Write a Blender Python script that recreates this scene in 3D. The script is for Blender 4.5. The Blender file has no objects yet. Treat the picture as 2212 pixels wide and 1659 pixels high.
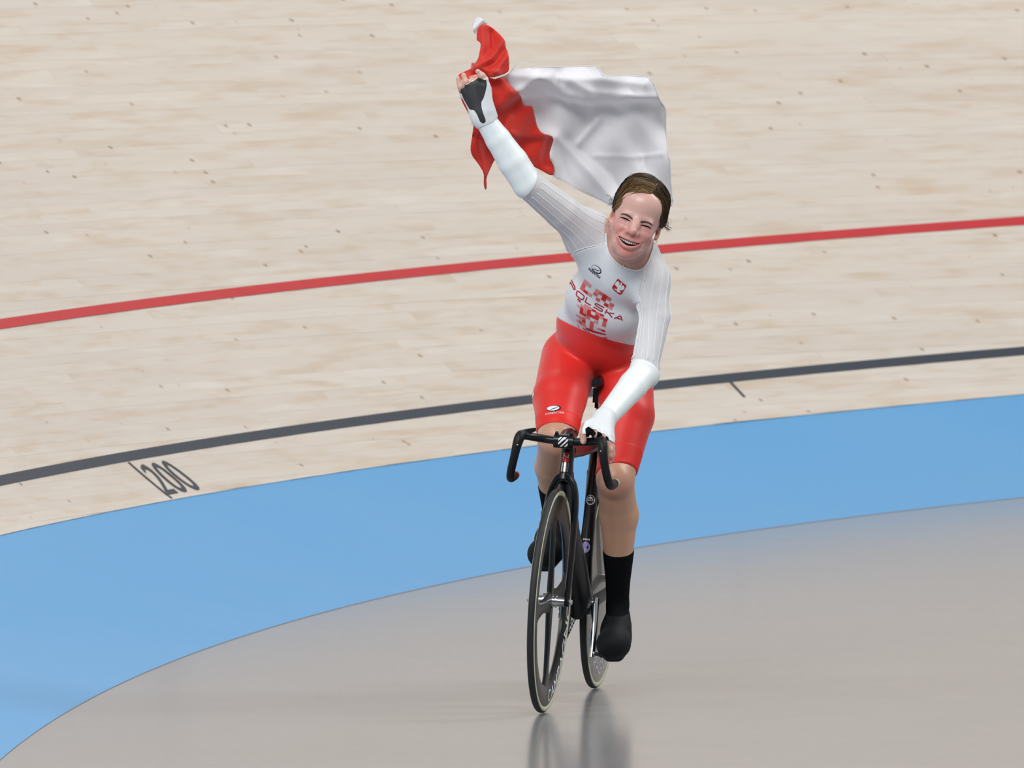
import bpy, bmesh, math, random
import numpy as np
from mathutils import Vector, Matrix
from mathutils.bvhtree import BVHTree
from mathutils.geometry import delaunay_2d_cdt

random.seed(7)
RNG = np.random.default_rng(7)
S = bpy.context.scene
COL = S.collection

# ------------------------------------------------------------------ camera
W, H = 2212, 1659
FPX = 721.0 * 60.0
PITCH = math.radians(4.476) - math.atan((1540 - H / 2) / FPX)
CAM = Vector((-0.09152718, -59.81698682, 4.68274359))
cd = bpy.data.cameras.new('camera'); cam = bpy.data.objects.new('camera', cd); COL.objects.link(cam)
cam.location = CAM; cam.rotation_euler = (math.pi / 2 - PITCH, 0, 0)
cd.sensor_width = 36.0; cd.lens = FPX * 36.0 / W
cd.clip_start = 1.0; cd.clip_end = 400.0
cd.dof.use_dof = True; cd.dof.focus_distance = 60.15; cd.dof.aperture_fstop = 13.0
S.camera = cam
FW = Vector((0, math.cos(PITCH), -math.sin(PITCH))); UP = Vector((0, math.sin(PITCH), math.cos(PITCH))); RT = Vector((1, 0, 0))

def ray(px, py):
    return (FW * FPX + RT * (px - W / 2) - UP * (py - H / 2)).normalized()
def P(px, py, Y):
    d = ray(px, py); return CAM + d * ((Y - CAM.y) / d.y)
def proj(v):
    v = Vector(v) - CAM; z = v.dot(FW)
    return (W / 2 + FPX * v.dot(RT) / z, H / 2 - FPX * v.dot(UP) / z)
def projn(X):
    v = X - np.array(CAM, dtype=np.float32); z = v @ np.array(FW, dtype=np.float32)
    return (W / 2 + FPX * (v @ np.array(RT, dtype=np.float32)) / z, H / 2 - FPX * (v @ np.array(UP, dtype=np.float32)) / z)

# ------------------------------------------------------------------ world, hall lamps, exposure
S.view_settings.view_transform = 'Standard'; S.view_settings.look = 'None'
S.view_settings.exposure = 0.0; S.view_settings.gamma = 1.0; S.view_settings.use_curve_mapping = False
wd = bpy.data.worlds.new('hall_air'); S.world = wd; wd.use_nodes = True
wb = wd.node_tree.nodes['Background']; wb.inputs[0].default_value = (0.93, 0.96, 1.0, 1); wb.inputs[1].default_value = 0.23
def area(name, loc, size, energy, target, color=(1, 1, 1)):
    l = bpy.data.lights.new(name, 'AREA'); l.shape = 'RECTANGLE'; l.size, l.size_y = size; l.energy = energy; l.color = color
    o = bpy.data.objects.new(name, l); COL.objects.link(o); o.location = loc
    o.rotation_euler = (Vector(target) - Vector(loc)).to_track_quat('-Z', 'Y').to_euler(); return o
area('hall_lamp', (-3, -20, 16), (12, 5), 4000, (0, 2, 0), (1, .99, .97))
area('hall_lamp', (-9, -6, 15), (4, 10), 750, (0, 2, 0), (.97, .99, 1))
area('hall_lamp', (14, 2, 15), (4, 12), 2100, (0, 4, 0), (1, .99, .97))
area('hall_lamp', (3, 16, 16), (12, 4), 1300, (0, 6, 0), (1, .99, .97))

# ------------------------------------------------------------------ material helpers
def mat(name, color=(.5, .5, .5), rough=.5, metal=0, coat=0, spec=.5, sheen=0, bump=None, trans=0, var=0.0, varscale=30, attr=None):
    m = bpy.data.materials.new(name); m.use_nodes = True; nt = m.node_tree; b = nt.nodes['Principled BSDF']
    b.inputs['Base Color'].default_value = (*color, 1); b.inputs['Roughness'].default_value = rough
    b.inputs['Metallic'].default_value = metal; b.inputs['Coat Weight'].default_value = coat; b.inputs['Coat Roughness'].default_value = .06
    b.inputs['Specular IOR Level'].default_value = spec; b.inputs['Sheen Weight'].default_value = sheen
    tc = nt.nodes.new('ShaderNodeTexCoord')
    src = None
    if attr:
        a = nt.nodes.new('ShaderNodeVertexColor'); a.layer_name = attr; src = a.outputs['Color']
    if var:
        n = nt.nodes.new('ShaderNodeTexNoise'); n.inputs['Scale'].default_value = varscale; n.inputs['Detail'].default_value = 5
        nt.links.new(tc.outputs['Object'], n.inputs['Vector'])
        mr = nt.nodes.new('ShaderNodeMapRange'); mr.inputs['To Min'].default_value = 1 - var; mr.inputs['To Max'].default_value = 1 + var
        nt.links.new(n.outputs['Fac'], mr.inputs['Value'])
        mx = nt.nodes.new('ShaderNodeVectorMath'); mx.operation = 'SCALE'
        if src: nt.links.new(src, mx.inputs[0])
        else: mx.inputs[0].default_value = color
        nt.links.new(mr.outputs[0], mx.inputs['Scale']); src = mx.outputs[0]
    if src: nt.links.new(src, b.inputs['Base Color'])
    if bump:
        sc, st, dist = bump
        n2 = nt.nodes.new('ShaderNodeTexNoise'); n2.inputs['Scale'].default_value = sc; n2.inputs['Detail'].default_value = 3
        nt.links.new(tc.outputs['Object'], n2.inputs['Vector'])
        bp = nt.nodes.new('ShaderNodeBump'); bp.inputs['Strength'].default_value = st; bp.inputs['Distance'].default_value = dist
        nt.links.new(n2.outputs['Fac'], bp.inputs['Height']); nt.links.new(bp.outputs[0], b.inputs['Normal'])
    if trans:
        tr = nt.nodes.new('ShaderNodeBsdfTranslucent'); ms = nt.nodes.new('ShaderNodeMixShader'); ms.inputs[0].default_value = trans
        tr.inputs[0].default_value = (*color, 1)
        nt.links.new(b.outputs[0], ms.inputs[1]); nt.links.new(tr.outputs[0], ms.inputs[2])
        nt.links.new(ms.outputs[0], nt.nodes['Material Output'].inputs[0])
    return m

M = {}
M['jersey'] = mat('white_lycra', (.70, .74, .79), .5, sheen=.2, bump=(900, .15, .0006), var=.02)
M['cuff'] = mat('white_cuff_fabric', (.80, .87, .90), .38, sheen=.2, bump=(1200, .1, .0004))
M['sheer'] = mat('sheer_mesh_fabric', (.66, .66, .69), .6, sheen=.2, bump=(1500, .2, .0005), var=.05, varscale=22)
M['rib'] = mat('white_rib_yarn', (.82, .85, .88), .55)
M['red'] = mat('red_lycra', (.72, .020, .014), .45, sheen=.15, bump=(900, .12, .0005), var=.05, varscale=14)
M['redband'] = mat('red_gripper_band', (.74, .020, .014), .5, bump=(1600, .2, .0004))
M['pink1'] = mat('print_red', (.60, .02, .02), .55); M['pink2'] = mat('print_coral', (.70, .13, .12), .55)
M['pink3'] = mat('print_pale_coral', (.73, .28, .27), .55); M['dred'] = mat('print_dark_red', (.38, .008, .02), .55)
M['navy'] = mat('print_navy', (.008, .012, .028), .5); M['pwhite'] = mat('print_white', (.78, .80, .85), .5)
M['skin'] = mat('skin', (.7, .4, .33), .36, attr='Col', var=.04, varscale=120, bump=(1400, .10, .0006))
M['skin'].node_tree.nodes['Principled BSDF'].inputs['Subsurface Weight'].default_value = .05
M['skin'].node_tree.nodes['Principled BSDF'].inputs['Subsurface Radius'].default_value = (.012, .005, .003)
M['black_knit'] = mat('black_knit', (.004, .0045, .006), .9, spec=.1, bump=(700, .3, .0008))
M['shoe'] = mat('black_neoprene', (.005, .007, .009), .7, spec=.22, bump=(500, .25, .0008))
M['glove'] = mat('white_glove_fabric', (.72, .76, .80), .5, bump=(260, .25, .0012))
M['leather'] = mat('charcoal_leather', (.022, .024, .028), .5, bump=(600, .5, .0012))
M['nail'] = mat('polished_nail', (.70, .40, .38), .12, coat=.6)
M['hair'] = mat('hair', (.1, .06, .04), .42, attr='Col', spec=.22)
M['tooth'] = mat('tooth', (.80, .79, .74), .2, coat=.3)
M['lash'] = mat('eyelash', (.012, .006, .005), .9, spec=.1); M['brow'] = mat('eyebrow', (.085, .046, .034), .8, spec=.1)
M['eye'] = mat('eye_white', (.45, .36, .34), .15, coat=.5)
M['gold'] = mat('gold', (.75, .55, .30), .2, metal=1)
M['carbon'] = mat('gloss_carbon', (.005, .006, .008), .30, coat=.05, spec=.3, var=.3, varscale=200)
M['matte'] = mat('matte_black_paint', (.006, .007, .009), .36, coat=.05, spec=.3)
M['tread'] = mat('tyre_rubber', (.011, .014, .016), .62, bump=(900, .2, .0005))
M['wall'] = mat('cream_sidewall', (.60, .60, .42), .6, var=.06, varscale=60)
M['silver'] = mat('polished_alloy', (.62, .64, .68), .2, metal=1)
M['disc'] = mat('grey_disc', (.115, .108, .105), .24, coat=.5, var=.06, varscale=20)
M['chain'] = mat('chain_steel', (.10, .10, .11), .35, metal=1)
M['holo'] = mat('violet_decal', (.30, .28, .62), .3, var=.7, varscale=260)
M['redpaint'] = mat('red_badge', (.42, .012, .016), .35)
M['grip'] = mat('bar_grip', (.005, .006, .009), .5, spec=.3)
M['greycap'] = mat('pale_bar_plug', (.45, .43, .42), .4)

# ------------------------------------------------------------------ mesh helpers
def setup(o, label=None, cat=None, group=None, kind=None):
    if label: o['label'] = label
    if cat: o['category'] = cat
    if group: o['group'] = group
    if kind: o['kind'] = kind
    return o
def empty(name, mw):
    o = bpy.data.objects.new(name, None); COL.objects.link(o); o.matrix_world = mw; o.empty_display_size = .1
    MW[o.name] = mw.copy(); return o
MW = {}
def mk(name, verts, faces, material, parent=None, smooth=True, world=True, cols=None, label=None):
    """verts in world coordinates when world, otherwise in the root's frame"""
    V = np.asarray(verts, dtype=np.float64).reshape(-1, 3)
    if parent is not None and world:
        root = parent
        while root.parent is not None: root = root.parent
        mi = np.array(MW[root.name].inverted()); V = V @ mi[:3, :3].T + mi[:3, 3]
    me = bpy.data.meshes.new(name)
    if isinstance(faces, np.ndarray) and faces.ndim == 2:
        n, k = faces.shape
        me.vertices.add(len(V)); me.vertices.foreach_set('co', V.astype(np.float32).ravel())
        me.loops.add(n * k); me.loops.foreach_set('vertex_index', faces.astype(np.int32).ravel())
        me.polygons.add(n); me.polygons.foreach_set('loop_start', np.arange(0, n * k, k, dtype=np.int32))
        me.update(calc_edges=True)
    else:
        me.from_pydata(V.tolist(), [], [list(f) for f in faces])
    if cols is not None:
        at = me.color_attributes.new('Col', 'FLOAT_COLOR', 'POINT')
        c4 = np.ones((len(V), 4), dtype=np.float32); c4[:, :3] = cols; at.data.foreach_set('color', c4.ravel())
    if smooth: me.polygons.foreach_set('use_smooth', np.ones(len(me.polygons), dtype=bool))
    ms = material if isinstance(material, (list, tuple)) else [material]
    for q in ms: me.materials.append(q)
    o = bpy.data.objects.new(name, me); COL.objects.link(o)
    if parent is not None: o.parent = parent
    if label: o['label'] = label
    return o
def join(parts):
    V, F, n = [], [], 0
    for v, f in parts:
        V.append(np.asarray(v, dtype=float).reshape(-1, 3)); F += [[i + n for i in q] for q in (f.tolist() if isinstance(f, np.ndarray) else f)]; n += len(V[-1])
    return np.concatenate(V), F
def loft(secs, closed=False, caps=True):
    """secs: list of rings (k,3)"""
    k = len(secs[0]); V = np.concatenate([np.asarray(s, float) for s in secs]); F = []
    n = len(secs)
    for i in range(n if closed else n - 1):
        a, b = i * k, ((i + 1) % n) * k
        for j in range(k): F.append([a + j, a + (j + 1) % k, b + (j + 1) % k, b + j])
    if caps and not closed:
        F.append(list(range(k))[::-1]); F.append([(n - 1) * k + j for j in range(k)])
    return V, F
def tube(pts, rad, k=10, flat=None, up=(0, 0, 1), closed=False):
    """sweep; rad scalar or list of r or (r1,r2); ring axes from up reference"""
    pts = [np.asarray(p, float) for p in pts]; n = len(pts); secs = []
    up = np.asarray(up, float)
    for i, p in enumerate(pts):
        if closed: t = pts[(i + 1) % n] - pts[i - 1]
        else: t = pts[min(i + 1, n - 1)] - pts[max(i - 1, 0)]
        t = t / (np.linalg.norm(t) + 1e-12)
        a = np.cross(up, t)
        if np.linalg.norm(a) < 1e-3: a = np.cross((1, .1, 0), t)
        a /= np.linalg.norm(a); b = np.cross(t, a)
        r = rad[i] if isinstance(rad, (list, tuple, np.ndarray)) else rad
        r1, r2 = (r if isinstance(r, (tuple, list)) else (r, r))
        an = np.linspace(0, 2 * np.pi, k, endpoint=False)
        secs.append(p + np.outer(np.cos(an), a) * r1 + np.outer(np.sin(an), b) * r2)
    return loft(secs, closed)
def spline(pts, n):
    """catmull-rom through pts (any dim)"""
    p = np.asarray(pts, float); p = np.vstack([2 * p[0] - p[1], p, 2 * p[-1] - p[-2]]); out = []
    m = len(p) - 3
    for u in np.linspace(0, m - 1e-6, n):
        i = int(u); t = u - i; a, b, c, d = p[i:i + 4]
        out.append(.5 * ((2 * b) + (c - a) * t + (2 * a - 5 * b + 4 * c - d) * t * t + (3 * b - a - 3 * c + d) * t ** 3))
    return np.array(out)
def box(c, h, ax=None):
    c = np.asarray(c, float); A = np.eye(3) if ax is None else np.asarray(ax, float)
    V = [c + A[0] * h[0] * x + A[1] * h[1] * y + A[2] * h[2] * z for x in (-1, 1) for y in (-1, 1) for z in (-1, 1)]
    return V, [[0, 1, 3, 2], [4, 6, 7, 5], [0, 4, 5, 1], [2, 3, 7, 6], [0, 2, 6, 4], [1, 5, 7, 3]]
def sphere(c, r, n=12, ax=None):
    r = np.broadcast_to(np.asarray(r, float), (3,)); c = np.asarray(c, float); A = np.eye(3) if ax is None else np.asarray(ax, float)
    secs = []
    for i in range(1, n):
        th = math.pi * i / n
        an = np.linspace(0, 2 * np.pi, 2 * n, endpoint=False)
        q = np.stack([np.sin(th) * np.cos(an) * r[0], np.sin(th) * np.sin(an) * r[1], np.full(2 * n, np.cos(th) * r[2])], 1)
        secs.append(c + q @ A)
    V, F = loft(secs, caps=False); k = 2 * n; m = len(V)
    V = np.vstack([V, c + np.array([0, 0, r[2]]) @ A, c - np.array([0, 0, r[2]]) @ A])
    for j in range(k): F.append([m, (j + 1) % k, j]); F.append([m + 1, m - k + j, m - k + (j + 1) % k])
    return V, F
def cyl(a, b, r, k=20, r2=None):
    a = np.asarray(a, float); b = np.asarray(b, float); t = b - a; t /= np.linalg.norm(t)
    return tube([a, b], [r, r if r2 is None else r2], k, up=(0, 0, 1) if abs(t[2]) < .9 else (0, 1, 0))

# ------------------------------------------------------------------ track geometry
TC = (19.478451, -1.614406); TR = 21.944260; TZ = 0.254876; T0, T1, TL_ = 0.611479, 0.738467, 0.203222
GC = (21.24, -2.03)
_gp = [(-0.5518, 4.5990), (-0.96, 2.93), (-1.16, 1.99), (-1.34, 0.75), (-1.49, -0.48), (-1.58, -1.87), (-0.04, 6.24), (0.38, 7.16), (0.86, 8.22), (1.69, 9.58)]
_ga = sorted((math.atan2(y - GC[1], x - GC[0]), math.hypot(x - GC[0], y - GC[1])) for x, y in _gp)
_pf = np.polyfit([q[0] - 2.8 for q in _ga], [q[1] for q in _ga], 3)
def GRf(a): return float(np.polyval(_pf, min(max(a, _ga[0][0] - .03), math.pi) - 2.8))
SS = np.linspace(0, 8, 1601); AA = T0 + (T1 - T0) * (1 - np.exp(-SS / TL_))
DR = np.concatenate([[0], np.cumsum((np.cos(AA[1:]) + np.cos(AA[:-1])) / 2 * np.diff(SS))])
DZ = np.concatenate([[0], np.cumsum((np.sin(AA[1:]) + np.sin(AA[:-1])) / 2 * np.diff(SS))])
def track(a, s, off=0.0):
    """a angle about TC, s distance up the banking, off along the surface normal"""
    dr = np.interp(s, SS, DR); dz = np.interp(s, SS, DZ); b = np.interp(s, SS, AA)
    if s < 0: dr, dz = s * math.cos(T0), s * math.sin(T0)
    r = TR + dr - off * np.sin(b); z = TZ + dz + off * np.cos(b)
    return np.array([TC[0] + r * math.cos(a), TC[1] + r * math.sin(a), z])

rad = math.radians
def wood_mat(name, plank):
    m = bpy.data.materials.new(name); m.use_nodes = True; nt = m.node_tree; b = nt.nodes['Principled BSDF']; N = nt.nodes.new; L = nt.links.new
    uv = N('ShaderNodeUVMap'); uv.uv_map = 'UVMap'
    oi = N('ShaderNodeObjectInfo')
    def noise(sx, sy, detail=3, shift=True, rough=.55):
        mp = N('ShaderNodeMapping'); mp.inputs['Scale'].default_value = (sx, sy, 1); L(uv.outputs[0], mp.inputs['Vector'])
        if shift and plank:
            cb = N('ShaderNodeCombineXYZ'); mu = N('ShaderNodeMath'); mu.operation = 'MULTIPLY'; mu.inputs[1].default_value = 57.0
            L(oi.outputs['Random'], mu.inputs[0]); L(mu.outputs[0], cb.inputs['Z']); 
            ad = N('ShaderNodeVectorMath'); L(mp.outputs[0], ad.inputs[0]); L(cb.outputs[0], ad.inputs[1]); v = ad.outputs[0]
        else: v = mp.outputs[0]
        n = N('ShaderNodeTexNoise'); n.inputs['Scale'].default_value = 1; n.inputs['Detail'].default_value = detail; n.inputs['Roughness'].default_value = rough
        L(v, n.inputs['Vector']); return n.outputs['Fac']
    def rng(x, a0, a1, b0, b1):
        r = N('ShaderNodeMapRange'); r.inputs['From Min'].default_value = a0; r.inputs['From Max'].default_value = a1
        r.inputs['To Min'].default_value = b0; r.inputs['To Max'].default_value = b1; L(x, r.inputs['Value']); return r.outputs[0]
    def mix(f, c1, c2):
        x = N('ShaderNodeMix'); x.data_type = 'RGBA'
        if hasattr(f, 'node'): L(f, x.inputs['Factor'])
        else: x.inputs['Factor'].default_value = f
        for c, i in ((c1, 6), (c2, 7)):
            if hasattr(c, 'node'): L(c, x.inputs[i])
            else: x.inputs[i].default_value = (*c, 1)
        return x.outputs[2]
    c = mix(rng(oi.outputs['Random'], 0, 1, 0, 1), (.602, .534, .468), (.642, .580, .512)) if plank else mix(0, (.62, .545, .465), (0, 0, 0))
    c = mix(rng(noise(2.3, 15, 3), .50, .74, 0, .62), c, (.525, .385, .250))        # tan figure
    c = mix(rng(noise(3.4, 20, 3), .57, .78, 0, .42), c, (.47, .33, .21))
    c = mix(rng(noise(2.0, 16, 2), .54, .75, 0, .55), c, (.70, .655, .60))           # pale sapwood
    c = mix(rng(noise(4, 230, 4), .45, .80, 0, .18), c, (.43, .33, .24))             # fine grain
    c = mix(rng(noise(.5, 1.2, 2, False), .35, .75, 0, .25), c, (.53, .485, .44))    # worn lanes
    # knots
    for sc, th, col, amt, sh in (((7.0, 10.5), .120, (.33, .215, .135), .80, 0), ((4.1, 6.7), .070, (.27, .18, .12), .85, 3.3)):
        mp = N('ShaderNodeMapping'); mp.inputs['Scale'].default_value = (sc[0], sc[1], 1); mp.inputs['Location'].default_value = (sh, sh, 0); L(uv.outputs[0], mp.inputs['Vector'])
        vo = N('ShaderNodeTexVoronoi'); vo.inputs['Scale'].default_value = 1; L(mp.outputs[0], vo.inputs['Vector'])
        k = rng(vo.outputs['Distance'], th * .45, th, amt, 0)
        sp = N('ShaderNodeSeparateColor'); L(vo.outputs['Color'], sp.inputs[0])
        gt = N('ShaderNodeMath'); gt.operation = 'GREATER_THAN'; gt.inputs[1].default_value = .52; L(sp.outputs[0], gt.inputs[0])
        mu = N('ShaderNodeMath'); mu.operation = 'MULTIPLY'; L(k, mu.inputs[0]); L(gt.outputs[0], mu.inputs[1])
        c = mix(mu.outputs[0], c, col)
    L(c, b.inputs['Base Color']); b.inputs['Roughness'].default_value = .42; b.inputs['Specular IOR Level'].default_value = .35
    bp = N('ShaderNodeBump'); bp.inputs['Strength'].default_value = .12; bp.inputs['Distance'].default_value = .001
    L(noise(5, 260, 3), bp.inputs['Height']); L(bp.outputs[0], b.inputs['Normal'])
    return m
M['plank'] = wood_mat('pine_strip', True); M['pine'] = wood_mat('pine_boards', False)
M['joint'] = mat('dark_joint', (.30, .235, .175), .8)

def strip(name, a0, a1, s0, s1, na, ns, off, material, thick=0.0, parent=None, shear=0.0):
    sh = lambda a, s: max(0.0, s + shear * (a - rad(152)) * TR) if shear else s
    V, F, UV = [], [], []
    al = np.linspace(a0, a1, na + 1); sl = np.linspace(s0, s1, ns + 1)
    for a in al:
        for s in sl: V.append(track(a, sh(a, s), off)); UV.append((-a * TR, s))
    n1 = ns + 1
    for i in range(na):
        for j in range(ns):
            F.append([i * n1 + j, i * n1 + j + 1, (i + 1) * n1 + j + 1, (i + 1) * n1 + j])
    if thick:
        base = len(V)
        for i, a in enumerate(al):
            for s in (s0, s1): V.append(track(a, sh(a, s), off - thick)); UV.append((-a * TR, s))
        for i in range(na):
            F.append([base + 2 * i, i * n1, (i + 1) * n1, base + 2 * i + 2]); F.append([i * n1 + ns, base + 2 * i + 1, base + 2 * i + 3, (i + 1) * n1 + ns])
        F.append([0, base, base + 1, ns]); F.append([base + 2 * na, na * n1, na * n1 + ns, base + 2 * na + 1])
    o = mk(name, V, F, material, parent, smooth=False, world=False)
    l = o.data.uv_layers.new(name='UVMap'); vi = np.zeros(len(o.data.loops), dtype=np.int32); o.data.loops.foreach_get('vertex_index', vi)
    l.data.foreach_set('uv', np.array(UV, dtype=np.float32)[vi].ravel())
    return o
# boards under the strips carry the banking on beyond the frame
bank = strip('track_banking', rad(40), rad(182), 0, 7.2, 90, 30, -.0045, M['pine'])
setup(bank, 'pale pine banking of the indoor cycling track', kind='structure')
PW = .0425
SHEAR = .034          # the strips are laid a little flatter than the lines
def seff(a, s): return max(0.0, s + SHEAR * (a - rad(152)) * TR)
s = -.26
while s < 2.80:
    # arc of this row that the frame can see, with a margin
    aL = max((a for a in np.linspace(rad(130), rad(176), 200) if proj(track(a, seff(a, s)))[0] > -90), default=rad(170))
    aR = min((a for a in np.linspace(rad(120), rad(170), 200) if proj(track(a, seff(a, s)))[0] < W + 90), default=rad(135))
    L0 = random.uniform(.4, 3.6); a = aL; first = True
    while a > aR:
        ln = (L0 if first else random.uniform(2.6, 3.7)) / TR; first = False
        e = max(a - ln, aR - .02)
        if e - aR < .03: e = aR - .02
        py_ = [proj(track(q, seff(q, s)))[1] for q in (a, e)]
        if s + PW + SHEAR * (a - rad(152)) * TR > .003 and max(py_) > -60:
            strip('plank', a, e + .0006 / TR, s + .0001, s + PW - .0001, 9, 1, random.uniform(-.0006, -.0002), M['plank'], thick=.004, parent=bank, shear=SHEAR)
        a = e
    s += PW

def paint(name, color, rough=.45):
    return mat(name, color, rough, var=.06, varscale=9)
M['redline'] = paint('red_line_paint', (.50, .030, .034)); M['blackline'] = paint('black_line_paint', (.035, .043, .060))
strip('painted_line', rad(60), rad(182), .8347, .8347 + .0414, 260, 2, .0019, M['redline'], parent=bank)['label'] = 'red painted line along the banking'
strip('painted_line', rad(60), rad(182), .1986, .1986 + .0414, 260, 2, .0019, M['blackline'], parent=bank)['label'] = 'dark painted line near the blue band'

# distance marks: cross ticks and the number 200
def solve(px, py, a=rad(152), s=.1):
    for _ in range(40):
        q = np.array(proj(track(a, s))); e = np.array([px, py]) - q
        if abs(e).max() < .01: break
        qa = (np.array(proj(track(a + 1e-4, s))) - q) / 1e-4; qs = (np.array(proj(track(a, s + 1e-4))) - q) / 1e-4
        d = np.linalg.solve(np.stack([qa, qs], 1), e); a += float(np.clip(d[0], -.05, .05)); s += float(np.clip(d[1], -.1, .1))
    return a, s
def band(name, p0, p1, w, s0=None, s1=None):
    a0, q0 = solve(*p0); a1, q1 = solve(*p1); V = []; n = 10; da = w / TR / 2
    for i in range(n + 1):
        t = i / n; a = a0 + (a1 - a0) * t; s = q0 + (q1 - q0) * t
        V += [track(a - da, s, .0019), track(a + da, s, .0019)]
    F = [[2 * i, 2 * i + 1, 2 * i + 3, 2 * i + 2] for i in range(n)]
    return mk(name, V, F, M['blackline'], bank, smooth=False, world=False)
band('painted_tick', (277, 999), (371, 1077), .017)
band('painted_tick', (1578, 826), (1608, 858), .017)

def text_mesh(txt, bold=0.0, subdiv=True):
    cu = bpy.data.curves.new('t', 'FONT'); cu.body = txt; cu.offset = bold; cu.resolution_u = 6; cu.size = 1
    o = bpy.data.objects.new('t', cu); COL.objects.link(o)
    dg = bpy.context.evaluated_depsgraph_get(); me = o.evaluated_get(dg).to_mesh()
    bm = bmesh.new(); bm.from_mesh(me); o.evaluated_get(dg).to_mesh_clear()
    bpy.data.objects.remove(o); bpy.data.curves.remove(cu)
    bmesh.ops.triangulate(bm, faces=bm.faces[:])
    V = np.array([v.co[:] for v in bm.verts]); F = [[v.index for v in f.verts] for f in bm.faces]; bm.free()
    lo, hi = V[:, :2].min(0), V[:, :2].max(0)
    return (V[:, :2] - lo) / (hi - lo), F
def subdivide2(V, F, maxlen):
    """split long edges of a 2d triangle mesh"""
    V = [tuple(v) for v in V]; F = [tuple(f) for f in F]
    for _ in range(6):
        mid = {}; G = []; did = False
        def m(i, j):
            k = (min(i, j), max(i, j))
            if k not in mid: mid[k] = len(V); V.append(tuple((np.array(V[i]) + np.array(V[j])) / 2))
            return mid[k]
        def ln(i, j): return math.dist(V[i], V[j]) > maxlen
        for a, b, c in F:
            x, y, z = ln(a, b), ln(b, c), ln(c, a); cnt = x + y + z
            if cnt == 0: G.append((a, b, c)); continue
            did = True
            if cnt == 3: p, q, r = m(a, b), m(b, c), m(c, a); G += [(a, p, r), (p, b, q), (r, q, c), (p, q, r)]
            elif cnt == 1:
                if y: a, b, c = b, c, a
                elif z: a, b, c = c, a, b
                p = m(a, b); G += [(a, p, c), (p, b, c)]
            else:
                if not x: a, b, c = c, a, b      # edges ab and ... normalise so the uncut edge is bc->?
                # brute force: split on the two long edges
                x, y, z = ln(a, b), ln(b, c), ln(c, a)
                if not z: p, q = m(a, b), m(b, c); G += [(p, b, q), (a, p, q), (a, q, c)]
                elif not y: p, q = m(c, a), m(a, b); G += [(q, p, a), (p, q, b), (p, b, c)]
                else: p, q = m(b, c), m(c, a); G += [(q, p, c), (a, b, p), (a, p, q)]
        F = G
        if not did: break
    return np.array(V), F
tv, tf = text_mesh('200', .004); 
# four corners of the number in the photograph, taken to the banked surface
c00 = solve(362, 1070); c10 = solve(441, 1057); c01 = solve(298, 1006); c11 = solve(360, 994)
tv, tf = subdivide2(tv, tf, .12)
TV = []
for u, v in tv:
    a = (c00[0] * (1 - u) + c10[0] * u) * (1 - v) + (c01[0] * (1 - u) + c11[0] * u) * v
    q = (c00[1] * (1 - u) + c10[1] * u) * (1 - v) + (c01[1] * (1 - u) + c11[1] * u) * v
    TV.append(track(a, q, .0019))
mk('painted_number', TV, tf, M['blackline'], bank, smooth=False, world=False, label='dark painted number 200')

# blue band and grey infield floor
def floor_mat(name, col, col2, rough, spec, scuff=True):
    m = bpy.data.materials.new(name); m.use_nodes = True; nt = m.node_tree; b = nt.nodes['Principled BSDF']; N = nt.nodes.new; L = nt.links.new
    tc = N('ShaderNodeTexCoord')
    n = N('ShaderNodeTexNoise'); n.inputs['Scale'].default_value = .55; n.inputs['Detail'].default_value = 4; L(tc.outputs['Object'], n.inputs['Vector'])
    cr = N('ShaderNodeMix'); cr.data_type = 'RGBA'; cr.inputs[6].default_value = (*col, 1); cr.inputs[7].default_value = (*col2, 1)
    mr = N('ShaderNodeMapRange'); mr.inputs['From Min'].default_value = .3; mr.inputs['From Max'].default_value = .7; L(n.outputs['Fac'], mr.inputs[0]); L(mr.outputs[0], cr.inputs[0])
    out = cr.outputs[2]
    # scuffs: short dark rubber marks
    mp = N('ShaderNodeMapping'); mp.inputs['Scale'].default_value = (2.6, .55, 1); mp.inputs['Rotation'].default_value = (0, 0, .15); L(tc.outputs['Object'], mp.inputs['Vector'])
    vo = N('ShaderNodeTexVoronoi'); vo.inputs['Scale'].default_value = 1.0; L(mp.outputs[0], vo.inputs['Vector'])
    k = N('ShaderNodeMapRange'); k.inputs['From Min'].default_value = .012; k.inputs['From Max'].default_value = .05; k.inputs['To Min'].default_value = .38; k.inputs['To Max'].default_value = 0; L(vo.outputs['Distance'], k.inputs[0])
    x = N('ShaderNodeMix'); x.data_type = 'RGBA'; L(k.outputs[0], x.inputs[0]); L(out, x.inputs[6]); x.inputs[7].default_value = (col[0] * .45, col[1] * .45, col[2] * .45, 1)
    L(x.outputs[2], b.inputs['Base Color'])
    n2 = N('ShaderNodeTexNoise'); n2.inputs['Scale'].default_value = 2.2; n2.inputs['Detail'].default_value = 4; L(tc.outputs['Object'], n2.inputs['Vector'])
    r = N('ShaderNodeMapRange'); r.inputs['To Min'].default_value = rough * .85; r.inputs['To Max'].default_value = rough * 1.15; L(n2.outputs['Fac'], r.inputs[0]); L(r.outputs[0], b.inputs['Roughness'])
    b.inputs['Specular IOR Level'].default_value = spec
    return m
M['blue'] = floor_mat('blue_floor_paint', (.082, .312, .610), (.098, .325, .610), .42, .3)
M['grey'] = floor_mat('grey_floor_vinyl', (.232, .234, .242), (.250, .249, .252), .18, .46)
V, F = [], []; NA = 220
for i in range(NA + 1):
    a = rad(40) + (rad(180) - rad(40)) * i / NA
    g = (GC[0] + GRf(a) * math.cos(a), GC[1] + GRf(a) * math.sin(a)); t = (TC[0] + (TR + .002) * math.cos(a), TC[1] + (TR + .002) * math.sin(a))
    for j in range(5):
        q = j / 4; z = TZ * (q ** 1.35) - (.0045 if j == 4 else 0)
        V.append((g[0] * (1 - q) + t[0] * q, g[1] * (1 - q) + t[1] * q, z + .002))
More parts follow.
